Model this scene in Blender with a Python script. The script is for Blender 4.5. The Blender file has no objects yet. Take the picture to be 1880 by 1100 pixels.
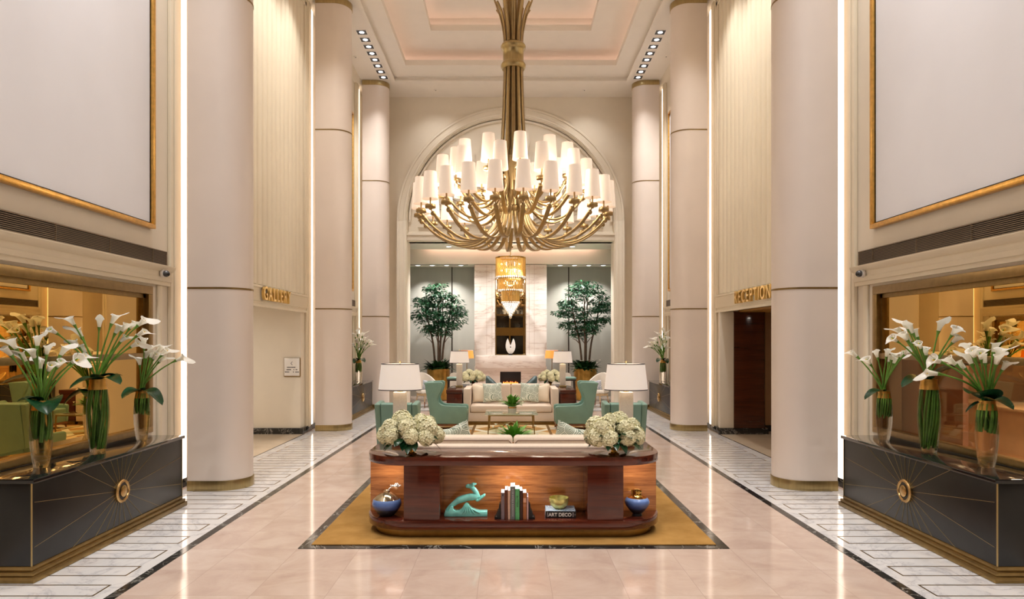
import bpy, bmesh, math, random
from mathutils import Vector, Matrix, Euler
random.seed(7)
SC = bpy.context.scene
COL = SC.collection
PI = math.pi
EYE = 2.0
CAMX = -0.043
F = 1240.0
VPX, VPY = 935.0, 625.0
def P(px, py, Y):
    """world point seen at photo pixel (px,py) at depth Y"""
    return Vector(((px-VPX)/F*Y+CAMX, Y, EYE-(py-VPY)/F*Y))

# ------------------------------------------------------------ mesh builder
class MB:
    def __init__(s): s.v=[]; s.f=[]; s.m=[]; s.mat=0; s.xf=None
    def add(s, vs, fs):
        o=len(s.v)
        if s.xf is not None: vs=[s.xf@Vector(p) for p in vs]
        s.v += [tuple(p) for p in vs]
        for f in fs:
            s.f.append(tuple(i+o for i in f)); s.m.append(s.mat)
        return s
    def addbm(s, bm):
        bm.verts.ensure_lookup_table(); bm.verts.index_update()
        s.add([v.co.copy() for v in bm.verts], [[v.index for v in f.verts] for f in bm.faces]); bm.free(); return s
    def box(s, x0,x1,y0,y1,z0,z1, bev=0, seg=2):
        if x0>x1: x0,x1=x1,x0
        if y0>y1: y0,y1=y1,y0
        if z0>z1: z0,z1=z1,z0
        vs=[(x0,y0,z0),(x1,y0,z0),(x1,y1,z0),(x0,y1,z0),(x0,y0,z1),(x1,y0,z1),(x1,y1,z1),(x0,y1,z1)]
        fs=[(0,3,2,1),(4,5,6,7),(0,1,5,4),(1,2,6,5),(2,3,7,6),(3,0,4,7)]
        if bev<=0: return s.add(vs,fs)
        bm=bmesh.new(); bv=[bm.verts.new(p) for p in vs]
        for f in fs: bm.faces.new([bv[i] for i in f])
        bmesh.ops.bevel(bm,geom=bm.edges[:],offset=bev,segments=seg,profile=0.5,affect='EDGES')
        return s.addbm(bm)
    def prism(s, poly, axis, a0, a1, bev=0, seg=2):
        """poly 2d list extruded along axis ('x': poly=(y,z); 'y': (x,z); 'z': (x,y))"""
        def mk(p,a):
            return {'x':(a,p[0],p[1]),'y':(p[0],a,p[1]),'z':(p[0],p[1],a)}[axis]
        n=len(poly)
        vs=[mk(p,a0) for p in poly]+[mk(p,a1) for p in poly]
        fs=[tuple(range(n))[::-1], tuple(range(n,2*n))]+[(i,(i+1)%n,n+(i+1)%n,n+i) for i in range(n)]
        bm=bmesh.new(); bv=[bm.verts.new(p) for p in vs]
        fcs=[bm.faces.new([bv[i] for i in f]) for f in fs]
        bmesh.ops.recalc_face_normals(bm, faces=bm.faces[:])
        if bev>0:
            ed=set(fcs[0].edges)|set(fcs[1].edges)
            bmesh.ops.bevel(bm,geom=list(ed),offset=bev,segments=seg,profile=0.5,affect='EDGES')
        return s.addbm(bm)
    def lathe(s, prof, c=(0,0,0), seg=24, capb=True, capt=True, a0=0, a1=2*PI, sx=1, sy=1):
        full=abs(a1-a0-2*PI)<1e-6
        n=seg if full else seg+1
        vs=[]
        for r,z in prof:
            for i in range(n):
                a=a0+(a1-a0)*i/seg
                vs.append((c[0]+sx*r*math.cos(a),c[1]+sy*r*math.sin(a),c[2]+z))
        fs=[]
        for k in range(len(prof)-1):
            for i in range(seg):
                j=(i+1)%n
                fs.append((k*n+i,k*n+j,(k+1)*n+j,(k+1)*n+i))
        if full:
            if capb and prof[0][0]>1e-5: fs.append(tuple(range(n))[::-1])
            if capt and prof[-1][0]>1e-5: fs.append(tuple(range((len(prof)-1)*n,len(prof)*n)))
        return s.add(vs,fs)
    def loft(s, rings, cap=True):
        n=len(rings[0]); vs=[p for r in rings for p in r]; fs=[]
        for k in range(len(rings)-1):
            for i in range(n):
                j=(i+1)%n
                fs.append((k*n+i,k*n+j,(k+1)*n+j,(k+1)*n+i))
        if cap:
            fs.append(tuple(range(n))[::-1]); fs.append(tuple(range((len(rings)-1)*n,len(rings)*n)))
        return s.add(vs,fs)
    def tube(s, path, rad, seg=8, cap=True, flat=None, bvec=None):
        """flat=(w,h) gives a rectangular bar, w along bvec"""
        path=[Vector(p) for p in path]; n=len(path)
        rings=[]; prev=None
        for i in range(n):
            t=(path[min(i+1,n-1)]-path[max(i-1,0)])
            if t.length<1e-9: t=Vector((0,0,1))
            t.normalize()
            if bvec is not None:
                b=Vector(bvec); b=(b-t*b.dot(t)).normalized()
            elif prev is None:
                b=t.orthogonal().normalized()
            else:
                b=(prev-t*prev.dot(t)); b=b.normalized() if b.length>1e-6 else t.orthogonal().normalized()
            prev=b; u=t.cross(b)
            r=rad[i] if isinstance(rad,(list,tuple)) else rad
            if flat:
                w,h=flat[0]*r,flat[1]*r; c=0.28*min(w,h)
                pts=[(-w,-h+c),(-w+c,-h),(w-c,-h),(w,-h+c),(w,h-c),(w-c,h),(-w+c,h),(-w,h-c)]
                rings.append([path[i]+b*p+u*q for p,q in pts])
            else:
                rings.append([path[i]+(b*math.cos(2*PI*k/seg)+u*math.sin(2*PI*k/seg))*r for k in range(seg)])
        return s.loft(rings,cap)
    def ball(s, c, r, seg=12, rings=8, rot=None):
        if not isinstance(r,(list,tuple)): r=(r,r,r)
        prof=[]; vs=[]; fs=[]
        R=rot if rot is not None else Matrix.Identity(3)
        c=Vector(c)
        for k in range(1,rings):
            ph=-PI/2+PI*k/rings
            for i in range(seg):
                a=2*PI*i/seg
                vs.append(c+R@Vector((r[0]*math.cos(ph)*math.cos(a),r[1]*math.cos(ph)*math.sin(a),r[2]*math.sin(ph))))
        for k in range(rings-2):
            for i in range(seg):
                j=(i+1)%seg
                fs.append((k*seg+i,k*seg+j,(k+1)*seg+j,(k+1)*seg+i))
        b=len(vs); vs.append(c+R@Vector((0,0,-r[2]))); vs.append(c+R@Vector((0,0,r[2])))
        for i in range(seg):
            j=(i+1)%seg
            fs.append((j,i,b)); fs.append(((rings-2)*seg+i,(rings-2)*seg+j,b+1))
        return s.add(vs,fs)
    def mesh(s, name, mats, smooth=38, recalc=True):
        me=bpy.data.meshes.new(name)
        me.from_pydata(s.v,[],s.f)
        if not isinstance(mats,(list,tuple)): mats=[mats]
        for m in mats: me.materials.append(m)
        if len(mats)>1: me.polygons.foreach_set('material_index',s.m)
        if recalc:
            bm=bmesh.new(); bm.from_mesh(me)
            bmesh.ops.recalc_face_normals(bm,faces=bm.faces[:])
            bm.to_mesh(me); bm.free()
        if smooth:
            me.polygons.foreach_set('use_smooth',[True]*len(me.polygons))
            me.set_sharp_from_angle(angle=math.radians(smooth))
        me.update()
        return me
    def build(s, name, mats, parent=None, smooth=38, recalc=True, loc=None):
        o=bpy.data.objects.new(name, s.mesh(name,mats,smooth,recalc)); COL.objects.link(o)
        if parent is not None: o.parent=parent
        if loc is not None: o.location=loc
        return o

def tag(o,label,cat,group=None,kind=None):
    o['label']=label; o['category']=cat
    if group: o['group']=group
    if kind: o['kind']=kind
    return o
def struct(o):
    o['kind']='structure'; return o
def thing(name,label,cat,loc=(0,0,0),rz=0,group=None):
    o=bpy.data.objects.new(name,None); COL.objects.link(o); o.empty_display_size=.1
    o.location=loc; o.rotation_euler=(0,0,rz)
    return tag(o,label,cat,group)
def copy_tree(o,parent=None):
    c=o.copy(); COL.objects.link(c)
    if parent is not None: c.parent=parent
    for ch in list(o.children): copy_tree(ch,c)
    return c
def dup(o,label,loc=None,rz=None,group=None,scale=None):
    c=copy_tree(o); c['label']=label
    if loc is not None: c.location=loc
    if rz is not None: c.rotation_euler=(0,0,rz)
    if scale is not None: c.scale=scale
    if group: c['group']=group
    return c

# ------------------------------------------------------------ materials
def srgb(r,g,b):
    f=lambda c:(c/12.92 if c<=.04045 else ((c+.055)/1.055)**2.4)
    return (f(r/255),f(g/255),f(b/255),1)
class NT:
    def __init__(s,name):
        s.mat=bpy.data.materials.new(name); s.mat.use_nodes=True
        s.t=s.mat.node_tree; s.n=s.t.nodes; s.l=s.t.links
        s.b=s.n['Principled BSDF']; s.out=s.n['Material Output']
    def node(s,typ,**kw):
        nd=s.n.new(typ)
        for k,v in kw.items():
            if k.startswith('i_'):
                key=k[2:]; key=int(key) if key.isdigit() else key.replace('_',' ')
                nd.inputs[key].default_value=v
            else: setattr(nd,k,v)
        return nd
    def link(s,a,b): s.l.new(a,b)
    def coord(s,scale=(1,1,1),rot=(0,0,0),kind='Object'):
        tc=s.node('ShaderNodeTexCoord'); mp=s.node('ShaderNodeMapping')
        mp.inputs['Scale'].default_value=scale; mp.inputs['Rotation'].default_value=rot
        s.link(tc.outputs[kind],mp.inputs['Vector']); return mp.outputs['Vector']
    def noise(s,vec,scale=5,detail=4,rough=.5,dist=0):
        nd=s.node('ShaderNodeTexNoise'); nd.inputs['Scale'].default_value=scale; nd.inputs['Detail'].default_value=detail
        nd.inputs['Roughness'].default_value=rough; nd.inputs['Distortion'].default_value=dist
        if vec is not None: s.link(vec,nd.inputs['Vector'])
        return nd.outputs['Fac']
    def ramp(s,fac,stops):
        nd=s.node('ShaderNodeValToRGB'); e=nd.color_ramp.elements
        while len(e)<len(stops): e.new(.5)
        for x,(p,c) in zip(e,stops): x.position=p; x.color=c
        s.link(fac,nd.inputs['Fac']); return nd.outputs['Color']
    def math(s,op,a,b=None,c=None):
        nd=s.node('ShaderNodeMath',operation=op)
        for i,x in enumerate((a,b,c)):
            if x is None: continue
            if isinstance(x,(int,float)): nd.inputs[i].default_value=x
            else: s.link(x,nd.inputs[i])
        return nd.outputs[0]
    def mix(s,fac,a,b):
        nd=s.node('ShaderNodeMix',data_type='RGBA')
        for k,x in ((0,fac),(6,a),(7,b)):
            if isinstance(x,(int,float,tuple)): nd.inputs[k].default_value=x
            else: s.link(x,nd.inputs[k])
        return nd.outputs[2]
    def bump(s,h,strength=.2,dist=.01):
        nd=s.node('ShaderNodeBump'); nd.inputs['Strength'].default_value=strength; nd.inputs['Distance'].default_value=dist
        s.link(h,nd.inputs['Height']); s.link(nd.outputs['Normal'],s.b.inputs['Normal'])
    def set(s,**kw):
        for k,v in kw.items():
            k=k.replace('_',' ')
            if isinstance(v,(int,float,tuple)): s.b.inputs[k].default_value=v
            else: s.link(v,s.b.inputs[k])
        return s
def plain(name,col,rough=.5,metal=0,var=.06,scale=8,bump=0,spec=.5,coat=0,stretch=(1,1,1)):
    n=NT(name); v=n.coord(stretch); f=n.noise(v,scale)
    d=tuple(c*(1-var) for c in col[:3])+(1,); u=tuple(min(1,c*(1+var)) for c in col[:3])+(1,)
    n.set(Base_Color=n.ramp(f,[(.3,d),(.7,u)]),Roughness=rough,Metallic=metal,Specular_IOR_Level=spec,Coat_Weight=coat)
    if bump: n.bump(f,bump)
    return n.mat
def emit(name,col,strength,base=None):
    n=NT(name); n.set(Base_Color=base or col,Emission_Color=col,Emission_Strength=strength,Roughness=.6); return n.mat

M={}
M['cream']=plain('cream_plaster',srgb(227,217,199),.6,var=.02,scale=3)
M['panel']=plain('cream_panel_paint',srgb(228,216,192),.55,var=.02,scale=3)
M['column']=plain('column_leather',srgb(226,213,202),.42,var=.025,scale=1.5)
M['ceil']=plain('ceiling_paint',srgb(234,226,215),.7,var=.015,scale=3)
M['brass']=plain('brushed_brass',srgb(178,158,112),.32,1,var=.1,scale=30,stretch=(1,1,.1))
M['chand']=plain('antique_brass',srgb(166,142,100),.34,1,var=.12,scale=12)
M['darkbrass']=plain('bronze',srgb(150,125,80),.35,1,var=.12,scale=15)
M['gold']=plain('gold_leaf',srgb(222,175,95),.35,1,var=.15,scale=20)
M['goldpol']=plain('polished_gold',srgb(205,165,85),.15,1,var=.15,scale=9)
M['canvas']=plain('blank_canvas',srgb(226,224,226),.75,var=.012,scale=2)
M['black']=plain('black_satin',(.012,.012,.013,1),.4)
M['ebony']=plain('dark_ebony',(.02,.012,.008,1),.35)
M['white']=plain('white_ceramic',srgb(238,234,228),.3,var=.02)
M['teal']=plain('teal_leather',srgb(114,149,136),.42,var=.05,scale=6,bump=.03)
M['dteal']=plain('dark_teal_leather',srgb(58,80,80),.45,var=.06)
M['sofa']=plain('cream_linen',srgb(222,204,186),.85,var=.04,scale=60,bump=.08)
M['pillow']=plain('ivory_silk',srgb(236,222,200),.55,var=.04,scale=5,bump=.15)
M['walnut']=plain('walnut_leg',srgb(120,72,38),.4,var=.2,scale=20,stretch=(1,1,.2))
M['paper']=plain('book_pages',srgb(206,212,220),.8,var=.04,scale=40)
M['lwood']=plain('pale_oak',srgb(190,160,120),.5,var=.1,scale=20)
def charcoal():
    n=NT('charcoal_lacquer'); v=n.coord((1,1,1)); f=n.noise(v,4,6,.6)
    n.set(Base_Color=n.ramp(f,[(.3,(.008,.0078,.0075,1)),(.7,(.0145,.0138,.013,1))]),Roughness=.33)
    return n.mat
M['charcoal']=charcoal()
def blackstone():
    n=NT('black_marble'); v=n.coord((1,1,1)); f=n.noise(v,2.2,8,.6,1.6)
    k=n.math('ABSOLUTE',n.math('SUBTRACT',f,.5))
    n.set(Base_Color=n.ramp(k,[(0,(.35,.33,.29,1)),(.012,(.02,.02,.019,1)),(1,(.012,.012,.013,1))]),Roughness=.12)
    return n.mat
M['bmarble']=blackstone()
def wmarble():
    n=NT('white_marble'); v=n.coord((1,1,1)); f=n.noise(v,1.6,8,.62,1.3); g=n.noise(v,.9,5,.5)
    k=n.math('ABSOLUTE',n.math('SUBTRACT',f,.5))
    c=n.ramp(k,[(0,srgb(192,189,190)),(.012,srgb(218,215,214)),(.05,srgb(230,227,224)),(1,srgb(234,230,226))])
    c2=n.mix(n.math('MULTIPLY',g,.22),c,srgb(200,196,196))
    n.set(Base_Color=c2,Roughness=.1); return n.mat
M['wmarble']=wmarble()
def tile():
    n=NT('rose_beige_polished_stone'); tc=n.node('ShaderNodeTexCoord'); sp=n.node('ShaderNodeSeparateXYZ')
    n.link(tc.outputs['Object'],sp.inputs[0])
    T=.592
    def seam(o,off):
        a=n.math('FRACT',n.math('ADD',n.math('DIVIDE',n.math('SUBTRACT',o,off),T),50.0))
        return n.math('ABSOLUTE',n.math('SUBTRACT',a,.5))   # .5 at seam
    def cell(o,off): return n.math('FLOOR',n.math('ADD',n.math('DIVIDE',n.math('SUBTRACT',o,off),T),50.0))
    s=n.math('MAXIMUM',seam(sp.outputs[0],.296),seam(sp.outputs[1],6.475))
    line=n.math('GREATER_THAN',s,.4965)
    cb=n.node('ShaderNodeCombineXYZ'); n.link(cell(sp.outputs[0],.296),cb.inputs[0]); n.link(cell(sp.outputs[1],6.475),cb.inputs[1])
    wn=n.node('ShaderNodeTexWhiteNoise',noise_dimensions='2D'); n.link(cb.outputs[0],wn.inputs['Vector'])
    off=n.node('ShaderNodeVectorMath',operation='MULTIPLY_ADD'); n.link(wn.outputs['Color'],off.inputs[0]); off.inputs[1].default_value=(9,9,9); n.link(tc.outputs['Object'],off.inputs[2])
    f=n.noise(off.outputs[0],2.2,7,.62,.6)
    c=n.ramp(f,[(.25,srgb(192,166,151)),(.5,srgb(209,186,171)),(.75,srgb(222,203,190))])
    c=n.mix(n.math('MULTIPLY',n.math('SUBTRACT',wn.outputs['Value'],.0),.12),c,srgb(208,182,168))
    c=n.mix(line,c,srgb(186,164,150))
    n.set(Base_Color=c,Roughness=.085); return n.mat
M['tile']=tile()
M['ctile']=plain('corridor_beige_stone',srgb(214,194,168),.12,var=.06,scale=2)
def mahog(name,a,b,rough,axis,scale=1.0,coat=.6):
    """axis: grain direction"""
    n=NT(name); st={'x':(.35,5,5),'z':(5,5,.35),'y':(5,.35,5)}[axis]
    v=n.coord(tuple(q*scale for q in st)); f=n.noise(v,3.2,7,.62,.9); g=n.noise(v,11,3,.6,.3)
    h=n.math('ADD',n.math('MULTIPLY',f,.75),n.math('MULTIPLY',g,.25))
    n.set(Base_Color=n.ramp(h,[(.34,a),(.66,b)]),Roughness=rough,Coat_Weight=coat,Coat_Roughness=.05); return n.mat
M['mahog']=mahog('dark_mahogany_gloss',srgb(62,24,16),srgb(104,46,30),.14,'x')
M['mahogz']=mahog('dark_mahogany_vertical',srgb(62,24,16),srgb(100,44,28),.14,'x',.8)
M['rosew']=mahog('rosewood_horizontal_grain',srgb(112,58,26),srgb(190,122,66),.2,'x',1.6)
M['redpanel']=mahog('reddish_wood_panel',srgb(58,28,18),srgb(88,42,26),.12,'x',.8)
def rugm():
    n=NT('gold_carpet'); v=n.coord((1,1,1)); f=n.noise(v,3,5,.6); g=n.noise(v,150,2,.5)
    c=n.ramp(f,[(.3,srgb(162,120,62)),(.7,srgb(188,146,84))])
    n.set(Base_Color=c,Roughness=.95,Specular_IOR_Level=.1); n.bump(g,.4,.004); return n.mat
M['rug']=rugm()
def rug2():
    n=NT('geometric_carpet'); tc=n.node('ShaderNodeTexCoord'); sp=n.node('ShaderNodeSeparateXYZ'); n.link(tc.outputs['Object'],sp.inputs[0])
    x=n.math('ABSOLUTE',sp.outputs[0]); y=sp.outputs[1]
    d=n.math('PINGPONG',n.math('ADD',x,n.math('MULTIPLY',y,.8)),.55)
    e=n.math('PINGPONG',n.math('SUBTRACT',x,n.math('MULTIPLY',y,.8)),.8)
    a=n.math('GREATER_THAN',d,.3); b=n.math('LESS_THAN',e,.09)
    c=n.mix(a,srgb(206,184,150),srgb(176,132,80)); c=n.mix(b,c,srgb(216,204,184))
    r=n.math('LESS_THAN',n.math('PINGPONG',n.math('ADD',x,0.0),.42),.03); c=n.mix(r,c,srgb(120,90,55))
    g=n.noise(tc.outputs['Object'],140,2,.5)
    n.set(Base_Color=c,Roughness=.95,Specular_IOR_Level=.1); n.bump(g,.4,.004); return n.mat
M['rug2']=rug2()
def onyx():
    n=NT('pink_onyx_slabs'); tc=n.node('ShaderNodeTexCoord'); mp=n.node('ShaderNodeMapping'); mp.inputs['Scale'].default_value=(.25,.25,1.9)
    n.link(tc.outputs['Object'],mp.inputs['Vector']); f=n.noise(mp.outputs['Vector'],1.3,8,.6,1.1)
    k=n.math('ABSOLUTE',n.math('SUBTRACT',f,.5))
    c=n.ramp(k,[(0,srgb(196,176,164)),(.012,srgb(222,210,200)),(.1,srgb(228,219,211)),(.4,srgb(216,204,194))])
    n.set(Base_Color=c,Roughness=.18); return n.mat
M['onyx']=onyx()
M['graypanel']=plain('grey_silk_wall_panel',srgb(162,160,150),.5,var=.04,scale=1.2,stretch=(3,3,.3))
def mirror(name,col,rough=0.0):
    n=NT(name); v=n.coord(); f=n.noise(v,1.5,2); r=n.math('MULTIPLY',f,rough+.002)
    n.set(Base_Color=col,Metallic=1.0,Roughness=r); return n.mat
M['amber']=mirror('amber_mirror_glass',srgb(232,190,112))
M['mirror']=mirror('antique_mirror',srgb(205,185,155))
def glasspane():
    n=NT('tinted_window_glass'); tr=n.node('ShaderNodeBsdfTransparent'); tr.inputs[0].default_value=(.88,.76,.62,1)
    gl=n.node('ShaderNodeBsdfGlossy'); gl.inputs[0].default_value=(.9,.75,.5,1); gl.inputs['Roughness'].default_value=.0
    mx=n.node('ShaderNodeMixShader'); mx.inputs[0].default_value=.09
    n.link(tr.outputs[0],mx.inputs[1]); n.link(gl.outputs[0],mx.inputs[2]); n.link(mx.outputs[0],n.out.inputs[0]); return n.mat
M['pane']=glasspane()
def clearglass(name,tint=(.93,.96,.95,1),ior=1.35):
    n=NT(name); tr=n.node('ShaderNodeBsdfTransparent'); tr.inputs[0].default_value=tint
    gl=n.node('ShaderNodeBsdfGlossy'); gl.inputs[0].default_value=(1,1,1,1); gl.inputs['Roughness'].default_value=.02
    lw=n.node('ShaderNodeLayerWeight'); lw.inputs[0].default_value=.5
    fr=n.math('MULTIPLY_ADD',n.math('POWER',lw.outputs['Facing'],ior*2),.75,.05)
    mx=n.node('ShaderNodeMixShader'); n.link(fr,mx.inputs[0])
    n.link(tr.outputs[0],mx.inputs[1]); n.link(gl.outputs[0],mx.inputs[2]); n.link(mx.outputs[0],n.out.inputs[0]); return n.mat
M['vase']=clearglass('clear_vase_glass',(.95,.96,.95,1),1.45)
M['tabglass']=clearglass('table_glass',(.82,.92,.86,1),1.5)
def realglass(name,col=(1,1,1,1),ior=1.45,clear=0):
    n=NT(name); n.set(Base_Color=col,Transmission_Weight=1.0,IOR=ior,Roughness=.0)
    if clear:
        tr=n.node('ShaderNodeBsdfTransparent'); tr.inputs[0].default_value=(.96,.97,.96,1); mx=n.node('ShaderNodeMixShader'); mx.inputs[0].default_value=clear
        n.link(n.b.outputs[0],mx.inputs[1]); n.link(tr.outputs[0],mx.inputs[2]); n.link(mx.outputs[0],n.out.inputs[0])
    return n.mat
M['crystal']=realglass('crystal',(.97,.97,.97,1),1.5)
M['water']=realglass('vase_glass_thick',(.97,.98,.97,1),1.33,.45)
def shade(name,col,strength,base=srgb(245,232,215)):
    n=NT(name); v=n.coord((1,1,1)); f=n.noise(v,18,3)
    n.set(Base_Color=base,Roughness=.8,Emission_Color=col,Emission_Strength=n.math('MULTIPLY',n.math('ADD',n.math('MULTIPLY',f,.3),.85),strength)); return n.mat
M['cshade']=shade('chandelier_shade_silk',srgb(255,228,208),.27)
M['bulb']=emit('lit_bulb',srgb(255,232,200),2.2)
M['tshade']=shade('lamp_shade_linen',srgb(240,236,238),.24)
M['oshade']=shade('amber_lamp_shade',srgb(255,146,58),.62,srgb(246,160,84))
M['led']=emit('led_strip',srgb(255,244,230),2.8)
M['cove']=emit('cove_light_strip',srgb(255,222,206),3.0)
M['down']=emit('downlight_lens',srgb(238,244,255),5)
M['fire']=emit('flame',srgb(255,130,60),3)
M['gray']=plain('grey_metal',srgb(90,90,92),.4,.6)
M['vent']=plain('vent_bronze',srgb(122,104,84),.5,.3)
M['leaf']=plain('calla_stem_green',srgb(104,150,56),.45,var=.25,scale=10)
M['dleaf']=plain('monstera_leaf_green',srgb(20,64,36),.25,var=.25,scale=10)
M['tleaf']=plain('ficus_leaf_green',srgb(38,92,58),.4,var=.35,scale=4)
M['uleaf']=plain('underplant_leaf_green',srgb(26,66,28),.4,var=.35,scale=8)
M['trunk']=plain('grey_brown_bark',srgb(92,74,60),.8,var=.2,scale=14,bump=.3)
def petal():
    n=NT('calla_petal_white'); n.set(Base_Color=srgb(250,246,236),Roughness=.4); tl=n.node('ShaderNodeBsdfTranslucent'); tl.inputs[0].default_value=srgb(248,244,226)
    mx=n.node('ShaderNodeMixShader'); mx.inputs[0].default_value=.38; n.link(n.b.outputs[0],mx.inputs[1]); n.link(tl.outputs[0],mx.inputs[2]); n.link(mx.outputs[0],n.out.inputs[0]); return n.mat
M['petal']=petal()
M['spadix']=plain('yellow_spadix',srgb(230,190,60),.6)
M['hyd']=plain('hydrangea_cream_green',srgb(240,236,200),.7,var=.12,scale=14)
M['rose']=plain('white_rose_petal',srgb(240,232,210),.6,var=.06,scale=30)
M['lleaf']=plain('bright_leaf_green',srgb(104,160,62),.4,var=.3,scale=14)
def patterned(name,a,b,sc):
    n=NT(name); v=n.coord((1,1,1)); w=n.node('ShaderNodeTexVoronoi',feature='DISTANCE_TO_EDGE'); w.inputs['Scale'].default_value=sc
    n.link(v,w.inputs['Vector']); f=n.math('FRACT',n.math('MULTIPLY',w.outputs[0],9))
    n.set(Base_Color=n.mix(n.math('GREATER_THAN',f,.5),a,b),Roughness=.6); return n.mat
M['patpil']=patterned('sage_fern_print_fabric',srgb(222,226,212),srgb(122,140,122),8)
M['bluepil']=patterned('blue_print_fabric',srgb(226,226,226),srgb(86,110,150),9)
M['turq']=plain('turquoise_glaze',srgb(130,214,206),.14,var=.14,scale=14,coat=.8)
def banded(name):
    n=NT(name); tc=n.node('ShaderNodeTexCoord'); sp=n.node('ShaderNodeSeparateXYZ'); n.link(tc.outputs['Generated'],sp.inputs[0])
    f=n.noise(tc.outputs['Object'],20,3); z=n.math('ADD',sp.outputs[2],n.math('MULTIPLY',n.math('SUBTRACT',f,.5),.08))
    c=n.ramp(z,[(0,(.012,.014,.02,1)),(.38,(.02,.024,.04,1)),(.5,srgb(64,88,150)),(.8,srgb(96,128,196)),(1,srgb(120,150,205))])
    n.set(Base_Color=c,Roughness=.3,Coat_Weight=.3); return n.mat
M['blueglaze']=banded('blue_to_black_glaze')
M['iris']=plain('metallic_grey_gold_glaze',srgb(176,160,128),.12,.9,var=.3,scale=9)
LAMPS=[(-1.28,7.65),(1.28,7.65),(-1.28,16.75),(1.28,16.75)]
# ============================================================ SETTING
CZ=9.56           # soffit height
WX=4.5            # side wall plane
# ---- floor
mb=MB(); mb.box(-9,9,-4,25,-.2,0); struct(mb.build('floor',M['tile'],smooth=0))
# marble bands with brass outlined rectangles + black line
tn=[0]
def trim(mb,mats,**kw):
    tn[0]+=1
    return struct(mb.build('trim_%d'%tn[0],mats,**kw))
for s in (-1,1):
    mb=MB(); mb.box(s*3.18,s*4.40,-3,21.0,0,.003); trim(mb,M['wmarble'],smooth=0)
    mb=MB(); mb.box(s*3.095,s*3.18,-3,19.1,0,.0035); trim(mb,M['bmarble'],smooth=0)
    mb=MB(); mb.box(s*4.40,s*4.425,9.7,14.4,0,.004); trim(mb,M['bmarble'],smooth=0)
    mb=MB(); y=5.28-.455*8
    while y<20.5:
        x0,x1,w=3.29,4.22,.014
        mb.box(s*x0,s*x1,y-w,y+w*0,.0032,.0048); mb.box(s*x0,s*x1,y+.22,y+.22+w,.0032,.0048)
        mb.box(s*x0,s*(x0+w),y,y+.22,.0032,.0048); mb.box(s*(x1-w),s*x1,y,y+.22,.0032,.0048)
        y+=.455
    trim(mb,M['darkbrass'],smooth=0)
mb=MB(); mb.box(-3.18,3.18,19.18,21.0,0,.003); trim(mb,M['wmarble'],smooth=0)
mb=MB(); mb.box(-3.18,3.18,19.1,19.18,0,.0035); trim(mb,M['bmarble'],smooth=0)
mb=MB(); x=-3.0
while x<3.0:
    w=.014
    mb.box(x,x+w,19.35,20.8,.0032,.0048); mb.box(x+.22,x+.22+w,19.35,20.8,.0032,.0048); mb.box(x,x+.22,19.35,19.35+w,.0032,.0048)
    x+=.455
trim(mb,M['darkbrass'],smooth=0)
# black marble frame around the carpet
R0,R1,RX=6.475,17.93,2.07
mb=MB()
mb.box(-RX,RX,R0,R0+.10,0,.006); mb.box(-RX,RX,R1-.10,R1,0,.006)
mb.box(-RX,-RX+.10,R0+.1,R1-.1,0,.006); mb.box(RX-.10,RX,R0+.1,R1-.1,0,.006)
trim(mb,M['bmarble'],smooth=0)
mb=MB(); mb.box(-RX+.1,RX-.1,R0+.1,R1-.1,0,.014)
tag(mb.build('carpet',M['rug'],smooth=0),'gold carpet set in a black marble border under the seating group','carpet')
mb=MB(); mb.box(-1.85,1.85,8.75,15.8,.0141,.020)
tag(mb.build('rug',M['rug2'],smooth=0),'beige and tan geometric rug between the two facing sofas','rug')

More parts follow.
